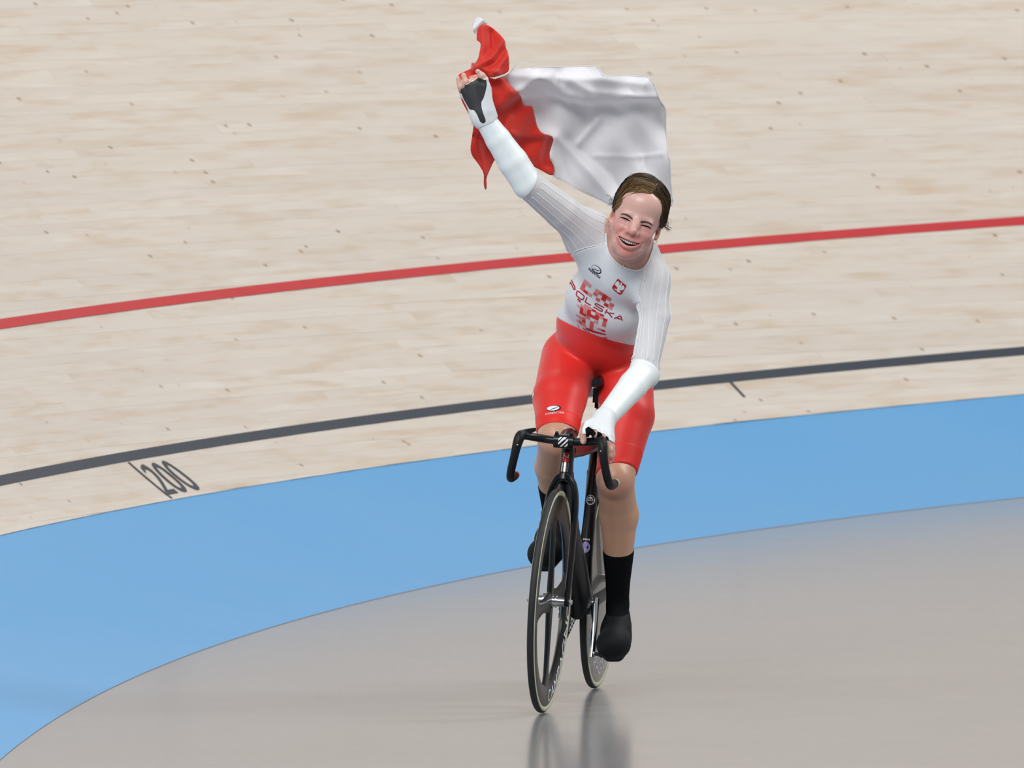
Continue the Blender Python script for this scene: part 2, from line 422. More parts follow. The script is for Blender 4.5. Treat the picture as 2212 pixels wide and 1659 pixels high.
for j in range(5):
    q = j / 4; V.append((V[NA * 5 + j][0], -80, V[NA * 5 + j][2]))
for i in range(NA + 1):
    for j in range(4): F.append([i * 5 + j, i * 5 + j + 1, i * 5 + j + 6, i * 5 + j + 5])
setup(mk('floor_band', V, F, M['blue'], smooth=True), 'sky blue painted band below the pine banking', kind='structure')
V = [(GC[0], GC[1], 0)]
for i in range(NA + 1):
    a = rad(40) + (rad(180) - rad(40)) * i / NA; V.append((GC[0] + GRf(a) * math.cos(a), GC[1] + GRf(a) * math.sin(a), 0))
V += [(V[-1][0], -80, 0), (80, -80, 0), (80, 12.6, 0)]
n = len(V); F = [[0, i, i + 1] for i in range(1, n - 1)] + [[0, n - 1, 1]]
setup(mk('floor', V, F, M['grey'], smooth=False), 'smooth grey infield floor', kind='structure')

# ------------------------------------------------------------------ bicycle frame of reference
YAW = math.radians(9.534); LEAN = math.radians(3.7); WB = .97
Fv = Vector((-math.sin(YAW), -math.cos(YAW), 0)); Lv0 = Vector((math.cos(YAW), -math.sin(YAW), 0))
Lv = Lv0 * math.cos(LEAN) - Vector((0, 0, 1)) * math.sin(LEAN); Uv = Vector((0, 0, 1)) * math.cos(LEAN) + Lv0 * math.sin(LEAN)
RC = -Fv * WB                                 # rear contact point; the front one is the world origin
BM = Matrix(((Fv.x, Lv.x, Uv.x, RC.x), (Fv.y, Lv.y, Uv.y, RC.y), (Fv.z, Lv.z, Uv.z, RC.z + .001), (0, 0, 0, 1)))
def Bk(x, l, z): return BM @ Vector((x, l, z))

# ------------------------------------------------------------------ signed distance modelling
def A3(v): return np.array(v, dtype=np.float32)
class Grid:
    def __init__(s, lo, hi, h):
        s.lo = A3(lo); s.h = h; s.n = np.ceil((A3(hi) - s.lo) / h).astype(int) + 1
        s.F = np.full(s.n, .12, dtype=np.float32)
    def copy(s):
        g = Grid.__new__(Grid); g.lo, g.h, g.n, g.F = s.lo, s.h, s.n, s.F.copy(); return g
    def sl(s, lo, hi):
        a = np.clip(np.floor((A3(lo) - s.lo) / s.h).astype(int), 0, s.n); b = np.clip(np.ceil((A3(hi) - s.lo) / s.h).astype(int) + 1, 0, s.n)
        if (b <= a).any(): return None, None
        ax = [s.lo[i] + s.h * np.arange(a[i], b[i], dtype=np.float32) for i in range(3)]
        X = np.stack(np.meshgrid(*ax, indexing='ij'), -1)
        return (slice(a[0], b[0]), slice(a[1], b[1]), slice(a[2], b[2])), X
    def all(s): return s.sl(s.lo, s.lo + s.h * (s.n - 1))
    def add(s, d, sl, k, sub=False):
        G = s.F[sl]
        if not sub:
            h = np.maximum(k - np.abs(G - d), 0) / k; s.F[sl] = np.minimum(G, d) - h * h * k * .25
        else:
            d = -d; h = np.maximum(k - np.abs(G - d), 0) / k; s.F[sl] = np.maximum(G, d) + h * h * k * .25
    def cone(s, a, b, ra, rb, k=.03, n=None, q=1.0, sub=False):
        a, b = A3(a), A3(b); m = max(ra, rb) + max(k, .02) + .02
        sl, X = s.sl(np.minimum(a, b) - m, np.maximum(a, b) + m)
        if sl is None: return s
        ba = b - a; L2 = float(ba @ ba) + 1e-12
        t = np.clip(((X - a) @ ba) / L2, 0, 1); w = X - a - t[..., None] * ba
        if n is not None:
            n = A3(n); n = n / np.linalg.norm(n); c = w @ n; w = w + n * (c * (1 / q - 1))[..., None]
            d = (np.sqrt((w * w).sum(-1)) - (ra + (rb - ra) * t)) * min(q, 1.0)
        else: d = np.sqrt((w * w).sum(-1)) - (ra + (rb - ra) * t)
        s.add(d, sl, k, sub); return s
    def chain(s, pts, rads, k=.02, **kw):
        for i in range(len(pts) - 1): s.cone(pts[i], pts[i + 1], rads[i], rads[i + 1], k, **kw)
        return s
    def ell(s, c, r, ax=None, k=.03, sub=False):
        c = A3(c); r = A3(r); m = r.max() + max(k, .01) + .02
        sl, X = s.sl(c - m, c + m)
        if sl is None: return s
        w = X - c
        if ax is not None: w = w @ A3(ax).T
        k0 = np.sqrt(((w / r) ** 2).sum(-1)); k1 = np.sqrt(((w / (r * r)) ** 2).sum(-1)) + 1e-9
        s.add(k0 * (k0 - 1) / k1, sl, k, sub); return s
    def mesh(s, F=None, start=(0, 0, 0)):
        F = s.F if F is None else F; h = s.h
        I = F < 0; bb = []
        for ax in range(3):
            w_ = np.flatnonzero(I.any(axis=tuple(i for i in range(3) if i != ax))); bb.append(slice(max(w_[0] - 2, 0), w_[-1] + 3))
        F = F[tuple(bb)]; I = I[tuple(bb)]; org = s.lo + h * (np.array([b.start for b in bb]) + np.array(start))
        nb = np.zeros(tuple(np.array(F.shape) - 1), dtype=np.int8)
        for dx in (0, 1):
            for dy in (0, 1):
                for dz in (0, 1):
                    nb += I[dx:F.shape[0] - 1 + dx, dy:F.shape[1] - 1 + dy, dz:F.shape[2] - 1 + dz]
        act = (nb > 0) & (nb < 8); idx = np.argwhere(act); N = len(idx)
        vid = np.full(act.shape, -1, dtype=np.int32); vid[act] = np.arange(N)
        pos = np.zeros((N, 3)); cnt = np.zeros(N)
        cor = [(x, y, z) for x in (0, 1) for y in (0, 1) for z in (0, 1)]
        val = {c: F[idx[:, 0] + c[0], idx[:, 1] + c[1], idx[:, 2] + c[2]] for c in cor}
        for c in cor:
            for ax in range(3):
                if c[ax]: continue
                e = list(c); e[ax] = 1; e = tuple(e); f0, f1 = val[c], val[e]; m = (f0 < 0) != (f1 < 0)
                t = np.zeros(N); t[m] = f0[m] / (f0[m] - f1[m])
                p = np.array(c, float)[None].repeat(N, 0); p[:, ax] += t; pos[m] += p[m]; cnt[m] += 1
        V = (pos / cnt[:, None] + idx) * h + org
        Q = []
        for ax in range(3):
            o = [i for i in range(3) if i != ax]
            s0 = [slice(1, -1)] * 3; s1 = [slice(1, -1)] * 3; s0[ax] = slice(0, -1); s1[ax] = slice(1, None)
            a, b = I[tuple(s0)], I[tuple(s1)]; ed = np.argwhere(a != b)
            if len(ed) == 0: continue
            fl = a[ed[:, 0], ed[:, 1], ed[:, 2]]
            e = ed.copy(); e[:, o[0]] += 1; e[:, o[1]] += 1
            def at(d0, d1):
                q = e.copy(); q[:, o[0]] -= d0; q[:, o[1]] -= d1; return vid[q[:, 0], q[:, 1], q[:, 2]]
            q = np.stack([at(1, 1), at(0, 1), at(0, 0), at(1, 0)], 1)
            flip = fl if ax != 1 else ~fl
            q[~flip] = q[~flip][:, ::-1]; Q.append(q)
        Q = np.concatenate(Q); Q = Q[(Q >= 0).all(1)]
        return V, Q
def relax(V, Q, it=1, lam=.5):
    V = V.copy(); n = len(V)
    E_ = np.concatenate([Q[:, [0, 1]], Q[:, [1, 2]], Q[:, [2, 3]], Q[:, [3, 0]]]); E_ = np.concatenate([E_, E_[:, ::-1]])
    deg = np.bincount(E_[:, 0], minlength=n).clip(1)
    for _ in range(it):
        acc = np.stack([np.bincount(E_[:, 0], weights=V[E_[:, 1], i], minlength=n) for i in range(3)], 1) / deg[:, None]
        V += (acc - V) * lam
    return V
def plane(X, p, n):
    n = A3(n); n = n / np.linalg.norm(n); return (X - A3(p)) @ n
def poly_sdf(U, Vv, poly):
    """signed distance (negative inside) to a pixel polygon"""
    p = np.asarray(poly, dtype=np.float32); d = np.full(U.shape, 1e9, dtype=np.float32); ins = np.zeros(U.shape, dtype=bool)
    for i in range(len(p)):
        a, b = p[i], p[(i + 1) % len(p)]; e = b - a; wx, wy = U - a[0], Vv - a[1]
        t = np.clip((wx * e[0] + wy * e[1]) / (e @ e + 1e-9), 0, 1)
        d = np.minimum(d, (wx - e[0] * t) ** 2 + (wy - e[1] * t) ** 2)
        c = ((a[1] > Vv) != (b[1] > Vv)) & (U < (b[0] - a[0]) * (Vv - a[1]) / (b[1] - a[1] + 1e-12) + a[0]); ins ^= c
    d = np.sqrt(d); d[ins] *= -1; return d

# ------------------------------------------------------------------ the rider: joints
hipR, hipL = P(1233, 774, .77), P(1346, 778, .765)
kneeR, kneeL = P(1203, 950, .43), P(1329, 1036, .51)
ankR, ankL = P(1196, 1118, .74), P(1334, 1312, .63)
shR, shL = P(1272, 505, .43), P(1402, 600, .40)
elR, elL = P(1140, 398, .25), P(1390, 806, .32)
wrR, wrL = P(1049, 260, .22), P(1309, 902, .13)
pel, waist, chest, upch = P(1289, 772, .79), P(1291, 712, .665), P(1317, 645, .565), P(1336, 575, .475)
nckb = P(1366, 545, .43)
taxis = (upch - pel).normalized()                       # along the spine
tlat = (shL - shR); tlat = (tlat - taxis * tlat.dot(taxis)).normalized()
tfront = tlat.cross(taxis).normalized()
if tfront.y > 0: tfront = -tfront

BH = .0037
allp = [hipR, hipL, kneeR, kneeL, ankR, ankL, shR, shL, elR, elL, wrR, wrL, pel, nckb, P(1320, 1420, .42), P(1180, 1215, .5)]
lo = np.array(allp).min(0) - .14; hi = np.array(allp).max(0) + .14
tl = Grid(lo, hi, BH)
# trunk
tl.cone(pel.lerp(waist, .25), waist, .116, .112, .04, n=tfront, q=.78)
tl.cone(waist, chest, .112, .101, .05, n=tfront, q=.80)
tl.cone(chest, upch, .101, .090, .05, n=tfront, q=.80)
tl.cone(upch, nckb, .085, .052, .05)
tl.ell(pel + tfront * -.045 + taxis * .015, (.150, .090, .095), ax=(tlat, tfront, taxis), k=.05)
for sgn in (-1, 1):
    tl.ell(chest + tfront * .058 + tlat * .052 * sgn + taxis * .012, (.050, .040, .056), ax=(tlat, tfront, taxis), k=.06)
tl.cone(nckb, shR, .050, .054, .06); tl.cone(nckb, shL, .050, .052, .06)
tl.cone(upch, shR - taxis * .03, .085, .052, .06); tl.cone(upch, shL - taxis * .03, .078, .048, .06)
# legs
def leg(g, hip, knee, ank, mid, rm, calf, rc, rk, ra, side):
    g.chain([hip, mid, knee], [.087, rm, rk], .012)
    g.chain([knee, calf, ank], [rk, rc, ra], .014)
lgR = Grid(lo, hi, BH); lgL = Grid(lo, hi, BH)
leg(lgR, hipR, kneeR, ankR, P(1209, 860, .585), .077, P(1192, 1008, .565), .050, .056, .028, -1)
leg(lgL, hipL, kneeL, ankL, P(1354, 897, .635), .079, P(1337, 1112, .585), .058, .055, .026, 1)
for g_ in (lgR, lgL):
    h_ = np.maximum(.016 - np.abs(tl.F - g_.F), 0) / .016; tl.F = np.minimum(tl.F, g_.F) - h_ * h_ * .004
del lgR, lgL
tl.ell(kneeR + Vector((0, -.028, .006)), (.034, .034, .040), k=.03); tl.ell(kneeL + Vector((0, -.034, .0)), (.032, .026, .042), k=.03)
# feet
toeR, toeL = P(1176, 1196, .555), P(1325, 1391, .455)
heelR, heelL = P(1200, 1165, .80), P(1336, 1362, .705)
ft = Grid(lo, hi, BH)
def foot(g, ank, heel, toe, r, drop):
    mid = (heel + toe) / 2
    g.cone(ank + Vector((0, 0, .06)), heel + Vector((0, -.02, .02)), .024, .034, .02)
    g.chain([ank, mid + Vector((0, 0, .022)), toe + Vector((0, .02, 0))], [.028, .038, .036], .02)
    g.chain([heel, mid - Vector((0, 0, .012)), toe], [.030, .036, .036], .02)
    g.cone(toe + Vector((-.013, .03, -.004)), toe + Vector((.013, .03, -.004)), .032, .032, .02)
    # knuckle of the pedal cleat under the sole
    g.cone(toe + Vector((-.01, .035, -.034)), toe + Vector((.012, .035, -.034)), .018, .018, .006)
foot(ft, ankR, heelR, toeR, .04, 0); foot(ft, ankL, heelL, toeL, .04, 0)
# arms
ar = Grid(lo, hi, BH); al = Grid(lo, hi, BH)
ar.chain([shR, shR.lerp(elR, .45), elR, elR.lerp(wrR, .35), elR.lerp(wrR, .7), wrR, wrR.lerp(elR, -.15)], [.057, .049, .040, .0400, .0330, .0260, .025], .006)
al.chain([shL, P(1416, 685, .378), elL, elL.lerp(wrL, .28), wrL, wrL.lerp(elL, -.15)], [.054, .0440, .038, .038, .027, .025], .006)
al.ell(elL + Vector((.014, .010, -.004)), (.024, .024, .028), k=.03)
GX = [(tl.lo[i] + tl.h * np.arange(tl.n[i], dtype=np.float32)).reshape([-1 if j == i else 1 for j in range(3)]) for i in range(3)]
def gpl(p, n):
    n = Vector(n).normalized(); return (GX[0] - np.float32(p[0])) * np.float32(n[0]) + (GX[1] - np.float32(p[1])) * np.float32(n[1]) + (GX[2] - np.float32(p[2])) * np.float32(n[2])
ALL = (slice(0, None),) * 3
def gps(p, n, c):      # the same plane on a block of the grid
    n = Vector(n).normalized(); return sum((GX[i].reshape(-1)[c[i]].reshape(GX_SH[i]) - np.float32(p[i])) * np.float32(n[i]) for i in range(3))
GX_SH = [[-1 if j == i else 1 for j in range(3)] for i in range(3)]
def block(lo_, hi_):
    a = np.clip(np.floor((np.array(lo_) - tl.lo) / tl.h).astype(int), 0, tl.n); b = np.clip(np.ceil((np.array(hi_) - tl.lo) / tl.h).astype(int) + 1, 0, tl.n)
    return tuple(slice(int(a[i]), int(b[i])) for i in range(3))
def near_poly(F, org, h, poly, band=.03, fillv=1.0):
    """pixel-polygon distance in metres, only near the surface F = 0"""
    idx = np.argwhere(np.abs(F) < band); X = (idx * h + np.array(org)).astype(np.float32); u, v = projn(X)
    Z = np.full(F.shape, fillv, dtype=np.float32); Z[idx[:, 0], idx[:, 1], idx[:, 2]] = poly_sdf(u.astype(np.float32), v.astype(np.float32), poly) / 719.0
    return Z
def smin(a, b, k):
    h = np.maximum(k - np.abs(a - b), 0) / k; return np.minimum(a, b) - h * h * k * .25
def smax(a, b, k=.006): return -smin(-a, -b, k)
BODY = smin(smin(smin(tl.F, ar.F, .045), al.F, .025), ft.F, .02)
# ------------------------------------------------------------------ garments cut from the body form
rider = empty('person', Matrix.Translation((P(1290, 800, .77).x, .6, 0)))
setup(rider, 'smiling cyclist in white and red skinsuit raising one arm on a black bicycle', 'person')
arml_only = np.maximum(al.F, -tl.F)
wpt = P(1290, 722, .60)
def garment(name, F, c, m, parent=rider, it=3, **kw):
    V, Q = tl.mesh(F, [q.start for q in c]); V = relax(V, Q, it, .5); return mk(name, V, Q, m, parent, **kw)
# --- upper body
c = block((P(1010, 400, .2).x, .05, P(1300, 860, .5).z), (P(1475, 400, .2).x, .95, P(1300, 430, .5).z))
org = tl.lo + tl.h * np.array([q.start for q in c]); tF, aR_, aL_ = tl.F[c], ar.F[c], al.F[c]
upper = smin(smin(tF, aR_, .045), aL_, .025)
WAIST = gps(wpt, RT * .325 + UP * .945 + FW * -.10, c)
# neck opening: the loop of the collar seen from the front, closed behind the neck by a plane
COLLAR = [(1308, 505), (1312, 536), (1323, 558), (1343, 574.5), (1368, 584), (1388, 582), (1400, 566), (1407, 543), (1412, 515)]
NECK = np.maximum(near_poly(upper, org, tl.h, [(1311, 470)] + COLLAR + [(1420, 470)]), gps(nckb + Vector((0, .03, 0)), (0, 1, 0), c))
zoneR = near_poly(upper, org, tl.h, [(1310, 440), (1309, 500), (1305, 526), (1270, 533), (1238, 545), (1200, 575), (1100, 500), (1000, 350), (1200, 340)])
zoneL = near_poly(upper, org, tl.h, [(1409, 520), (1405, 556), (1394, 577), (1386, 602), (1381, 632), (1384, 655), (1372, 660), (1360, 800), (1330, 860), (1430, 870), (1490, 700), (1475, 560), (1425, 515)])
lowL = -gps(P(1390, 625, .4), UP, c)
zoneL = np.maximum(zoneL, np.minimum(aL_ - .012, lowL))
cuffR_p = (P(1146, 398, .25), (wrR - shR).normalized() + Vector((-.35, 0, -.1))); cuffL_p = (P(1390, 793, .33), (wrL - shL).normalized() + Vector((-.1, 0, 0)))
jersey = garment('jersey', smax(smax(upper - .0035, smax(-WAIST, -NECK)), smax(-zoneR, -zoneL)), c, M['jersey'], label='white jersey with red print')
sleeveL = garment('sleeve', smax(upper - .0020, smax(smax(zoneL - .008, -NECK), gps(*cuffL_p, c) - .008)), c, M['sheer'], label='sheer ribbed white sleeve of the lowered arm')
c2 = block((P(1090, 400, .2).x, .05, P(1300, 600, .5).z), (P(1330, 400, .2).x, .75, P(1300, 340, .2).z)); o2 = tl.lo + tl.h * np.array([q.start for q in c2])
up2 = smin(tl.F[c2], ar.F[c2], .045)
zr2 = near_poly(up2, o2, tl.h, [(1310, 340), (1309, 500), (1305, 526), (1270, 533), (1238, 545), (1200, 575), (1100, 500), (1000, 350), (1000, 330)])
nk2 = np.maximum(near_poly(up2, o2, tl.h, [(1311, 470)] + COLLAR + [(1420, 470)]), gps(nckb + Vector((0, .03, 0)), (0, 1, 0), c2))
sleeveR = garment('sleeve', smax(up2 - .0020, smax(smax(zr2 - .008, -nk2), gps(*cuffR_p, c2) - .008)), c2, M['sheer'], label='sheer ribbed white sleeve of the raised arm')
c2 = block(np.minimum(np.array(elR), np.array(wrR)) - .1, np.maximum(np.array(elR), np.array(wrR)) + .1)
garment('cuff', smax(ar.F[c2] - .0055, smax(-gps(*cuffR_p, c2), gps(wrR.lerp(elR, -.05), wrR - elR, c2)), .004), c2, M['cuff'], label='opaque white cuff of the raised forearm')
c2 = block(np.minimum(np.array(elL), np.array(wrL)) - .1, np.maximum(np.array(elL), np.array(wrL)) + .1)
garment('cuff', smax(al.F[c2] - .0055, smax(-gps(*cuffL_p, c2), gps(wrL.lerp(elL, -.06), wrL - elL, c2)), .004), c2, M['cuff'], label='opaque white cuff of the lowered forearm')
# --- shorts
c = block((P(1120, 800, .4).x, .25, P(1300, 1090, .4).z), (P(1440, 800, .4).x, 1.1, P(1300, 660, .8).z)); tF = tl.F[c]
nR = (kneeR - P(1215, 850, .58)).normalized() + Vector((0, 0, -.65)); nL = (kneeL - P(1345, 930, .62)).normalized()
hemR = gps(P(1203, 902, .37), nR, c); hemL = gps(P(1330, 1013, .50), nL + Vector((.22, 0, 0)), c)
MIDX = P(1276, 900, .5)
left = np.broadcast_to(gps(MIDX, (1, 0, 0), c) < 0, tF.shape)
shorts = garment('shorts', smax(smax(tF - .0035, gps(wpt, RT * .325 + UP * .945 + FW * -.10, c) - .006), np.where(left, hemR, hemL)), c, M['red'], label='tight red cycling shorts')
for b_, h_, side in ((gps(P(1200, 866, .40), nR, c), hemR, left), (gps(P(1346, 965, .53), nL + Vector((.2, 0, 0)), c), hemL, ~left)):
    F_ = np.where(side, smax(tF - .0040, smax(h_ - .002, -b_), .003), .1).astype(np.float32); garment('gripper_band', F_, c, M['redband'], shorts)
# --- socks and shoe covers
for knee, ank, top, nz, cutz in ((kneeR, ankR, P(1180, 1046, .63), Vector((0, -.15, 0)), .025), (kneeL, ankL, P(1339, 1195, .58), Vector((0, .15, 0)), -.015)):
    x0, x1 = (MIDX.x - .3, MIDX.x) if ank is ankR else (MIDX.x, MIDX.x + .3)
    c = block((x0, .3, ank.z - .25), (x1, 1.05, top.z + .1)); sF = smin(tl.F[c], ft.F[c], .02)
    garment('sock', smax(sF - .0025, -gps(top, (ank - knee).normalized() + nz, c), .004), c, M['black_knit'], label='tall black sock')
    garment('shoe_cover', smax(sF - .0048, gps(ank + Vector((0, 0, cutz)), (0, -.1, 1), c), .004), c, M['shoe'], label='black shoe cover')

# ------------------------------------------------------------------ head (own finer grid, local axes: x viewer right, y back, z up)
RO = math.radians(20)
hx = (RT * math.cos(RO) - UP * math.sin(RO)).normalized(); hz = (RT * math.sin(RO) + UP * math.cos(RO)).normalized(); hy = hz.cross(hx).normalized()
HC = P(1376.6, 470.8, .30)
HM = Matrix(((hx.x, hy.x, hz.x, HC.x), (hx.y, hy.y, hz.y, HC.y), (hx.z, hy.z, hz.z, HC.z), (0, 0, 0, 1)))
HI = HM.inverted()
hm = np.array(HM)
def h2w(V): return np.asarray(V, float) @ hm[:3, :3].T + hm[:3, 3]
nb = HI @ nckb
hd = Grid((-.135, -.14, -.235), (.135, .135, .135), .0018)
hd.ell((0, .012, .033), (.073, .094, .087), k=.02)
hd.ell((0, -.026, -.030), (.0570, .062, .080), k=.04)
hd.ell((0, -.032, -.080), (.039, .045, .042), k=.03)
hd.ell((0, -.055, .045), (.056, .037, .042), k=.03)                                   # forehead
hd.ell((0, -.066, -.112), (.019, .018, .016), k=.028)                                   # chin
for sg in (-1, 1):
    hd.ell((.0355 * sg, -.058, -.043), (.0235, .029, .022), k=.022)                      # raised cheeks
    hd.ell((.030 * sg, -.048, -.084), (.015, .022, .022), k=.03)
    hd.ell((.028 * sg, -.080, -.003), (.020, .009, .0065), k=.018)                      # brow ridge
for sg in (-1, 1):
    hd.ell((.031 * sg, -.100, -.012), (.018, .012, .0085), k=.014, sub=True)           # sockets
    hd.ell((.0325 * sg, -.0735, -.0165), (.0165, .0135, .0105), k=.006)                # lids
    hd.ell((.0325 * sg, -.0765, -.0275), (.0165, .009, .0065), k=.007)                 # puffy lower lid
# nose
hd.chain([(0, -.082, -.004), (0, -.0925, -.022), (0, -.1055, -.0435)], [.0062, .0082, .0128], .018)
for sg in (-1, 1):
    hd.ell((.0160 * sg, -.092, -.0480), (.0085, .0115, .0085), k=.007)
    hd.cone((.008 * sg, -.102, -.0575), (.009 * sg, -.096, -.054), .0030, .0030, .004, sub=True)
# mouth
for sg in (-1, 1):
    pts = [(.017 * sg, -.094, -.047), (.030 * sg, -.089, -.057), (.0405 * sg, -.079, -.070), (.041 * sg, -.074, -.082)]
    for i in range(3): hd.cone(pts[i], pts[i + 1], .0020, .0024, .010, sub=True)        # smile folds
hd.ell((0, -.074, -.072), (.030, .020, .018), k=.02)
HW = .0345
def zup(x): return -.0700 - .0035 * (1 - (x / HW) ** 2)
def zlo(x): return -.0705 - .0180 * (1 - (x / HW) ** 2)
lipu = [(x, -.0905 + 11 * x * x, zup(x) + .0028) for x in np.linspace(-.033, .033, 9)]
lipl = [(x, -.0905 + 11 * x * x, zlo(x) - .0040) for x in np.linspace(-.031, .031, 9)]
hd.chain(lipu, [.0028, .0034, .0038, .0042, .0040, .0042, .0038, .0034, .0028], .006)
hd.chain(lipl, [.0030, .0048, .0058, .0064, .0066, .0064, .0058, .0048, .0030], .006)
sl, X = hd.sl((-.05, -.13, -.11), (.05, -.045, -.055))
xx, zz = X[..., 0], X[..., 2]
cav = np.maximum(np.maximum(zz - zup(xx), zlo(xx) - zz) * .9, np.abs(xx) - HW)
cav = np.maximum(cav, X[..., 1] - (-.066 + 6 * xx * xx))
hd.add(cav, sl, .0022, sub=True)
# ears
for sg in (-1, 1):
    ea = ((sg * .92, .38, 0), (-.38 * sg, .92, 0), (0, 0, 1))
    hd.ell((.0745 * sg, .012, -.014), (.0055, .016, .026), ax=ea, k=.008)
    hd.ell((.080 * sg, .009, -.012), (.004, .009, .016), ax=ea, k=.006, sub=True)
    hd.ell((.0735 * sg, .002, -.038), (.0050, .007, .0080), k=.008)
# neck
hd.cone((0, .032, -.055), nb, .055, .062, .016)
hd.ell((-.006, -.010, -.106), (.038, .040, .024), k=.02)                                     # under the chin
hd.cone((.050, .025, -.06), tuple(nb + Vector((.012, -.035, -.02))), .012, .012, .02); hd.cone((-.052, .012, -.05), tuple(nb + Vector((-.020, -.030, -.01))), .014, .014, .03)
hd.cone(nb, HI @ (upch + tfront * .02), .070, .075, .03)
HV, HQ = hd.mesh(); HV = relax(HV, HQ, 1, .4)
x, y, z = HV.T
def blob(c, r, p=2): return np.exp(-(((HV - np.array(c)) / np.array(r)) ** 2).sum(1))
skin = np.array([.64, .385, .340]); C = np.tile(skin, (len(HV), 1))
def tint(w, c): 
    global C
    w = np.clip(w, 0, 1)[:, None]; C = C * (1 - w) + np.array(c) * w
for sg in (-1, 1):
    tint(.85 * blob((.042 * sg, -.06, -.048), (.025, .05, .022)), (.62, .225, .200))
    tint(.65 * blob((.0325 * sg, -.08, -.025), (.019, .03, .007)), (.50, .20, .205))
    tint(.80 * blob((.0325 * sg, -.08, -.013), (.020, .03, .0070)), (.34, .155, .145))  # upper-lid makeup tone, with eyelid shading painted into the skin colour
    tint(.55 * blob((.08 * sg, .0, -.03), (.012, .03, .03)), (.60, .235, .19))
tint(.75 * blob((0, -.10, -.048), (.024, .03, .016)), (.60, .24, .20))
tint(.90 * blob((0, -.08, -.106), (.036, .04, .022)), (.62, .225, .190))
tint(.85 * blob((0, -.09, -.063), (.034, .03, .012)), (.56, .205, .170))
def seg(P0): 
    d = np.full(len(HV), 9.)
    for a, b in zip(P0[:-1], P0[1:]):
        a, b = np.array(a), np.array(b); t = np.clip(((HV - a) @ (b - a)) / ((b - a) @ (b - a)), 0, 1); d = np.minimum(d, np.linalg.norm(HV - a - t[:, None] * (b - a), axis=1))
    return d
tint(np.clip(1.5 - seg(lipu) / .0045, 0, .9), (.46, .135, .125)); tint(np.clip(1.7 - seg(lipl) / .0060, 0, .92), (.54, .135, .145))
cv = np.maximum(np.maximum(z - zup(x), zlo(x) - z), np.abs(x) - HW); tint(((cv < -.0005) & (y > -.086 + 9 * x * x) & (y < -.05)) * .97, (.045, .010, .010))
tint(.35 * np.clip((-.115 - z) / .03, 0, 1), (.60, .35, .29))
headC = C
head_bvh = BVHTree.FromPolygons([Vector(v) for v in HV], HQ.tolist())

# ------------------------------------------------------------------ hands
def hand_frame(o, up_, normal):
    up_ = up_.normalized(); normal = (normal - up_ * normal.dot(up_)).normalized(); return up_, up_.cross(normal).normalized(), normal
handR = Grid(np.array(P(985, 300, .16)) - .03, np.array(P(1075, 140, .30)) + .03, .0016)
HYr = .215
def PR(px, py, dy=0): return P(px, py, HYr + dy)
handR.chain([wrR.lerp(elR, .12), wrR, PR(1040, 246)], [.029, .028, .027], .015)
for a_, b_, r0, r1 in (((1043, 250), (1007, 200), .022, .015), ((1043, 250), (1016, 189), .023, .016), ((1044, 250), (1026, 183), .024, .016), ((1046, 248), (1038, 182), .023, .016), ((1048, 245), (1047, 190), .020, .014)):
    handR.cone(PR(*a_), PR(*b_), r0, r1, .016, n=(0, 1, 0), q=.72)
handR.cone(PR(1050, 236, -.008), PR(1046, 186, -.012), .018, .015, .014)                 # ball of the thumb
fingR = {'little': [((1003, 203, 0), .0105), ((995, 187, -.006), .0090), ((990, 170, -.004), .0070)],
         'ring': [((1011, 193, 0), .0108), ((1006, 177, -.008), .0092), ((1001, 162, -.006), .0072)],
         'middle': [((1021, 187, 0), .0118), ((1018, 178, .004), .0110), ((1020, 171, .026), .0098), ((1024, 176, .042), .0085)],
         'index': [((1034, 184, 0), .0118), ((1030, 175, .004), .0112), ((1029, 168, .026), .0100), ((1031, 174, .042), .0085)],
         'thumb': [((1049, 190, -.008), .0135), ((1047, 172, -.014), .0112), ((1041, 164, -.018), .0105), ((1032, 154, -.020), .0072)]}
for nm, ch in fingR.items():
    handR.chain([PR(*c[0]) for c in ch], [c[1] for c in ch], .005)
def hp(g, poly): return near_poly(g.F, g.lo, g.h, poly, .016)
RV, RQ = handR.mesh(); RV = relax(RV, RQ, 1, .4)
g_out = hp(handR, [(1028, 280), (1008, 248), (996, 218), (994, 200), (996, 193), (1003, 189), (1008, 181), (1016, 180), (1020, 174), (1028, 173), (1036, 168), (1040, 172), (1053, 168), (1062, 190), (1064, 215), (1076, 252), (1066, 264)])
gloveR_F = np.maximum(handR.F - .0028, g_out)
GV, GQ = handR.mesh(gloveR_F); gloveR = mk('glove', relax(GV, GQ, 2, .5), GQ, M['glove'], rider, label='white fingerless glove with charcoal leather palm')
palm = hp(handR, [(1050, 173), (1052, 182), (1049, 197), (1045, 211), (1040, 220), (1040, 231), (1044, 245), (1049, 258), (1049, 264), (1043, 267), (1037, 263), (1030, 247), (1024, 238), (1014, 236), (1003, 217), (995, 199), (998, 194), (1004, 190), (1007, 183), (1014, 182), (1018, 177), (1024, 175), (1033, 168)])
PV, PQ = handR.mesh(np.maximum(np.maximum(handR.F - .0044, palm), (handR.lo[1] + handR.h * np.arange(handR.n[1], dtype=np.float32)).reshape(1, -1, 1) - (HYr + .004)))
stub = hp(handR, [(993, 201), (996, 192), (1003, 189), (1004, 184), (1013, 181), (1016, 178), (1022, 176), (1026, 173), (1036, 168), (1041, 172), (1051, 172), (1050, 184), (1010, 203)])
SV, SQ = handR.mesh(np.maximum(handR.F - .0040, stub)); mk('finger_lining', relax(SV, SQ, 2, .5), SQ, M['leather'], gloveR, label='black finger openings')
palmR = mk('palm_patch', relax(PV, PQ, 2, .5), PQ, M['leather'], gloveR, label='charcoal leather palm patch')

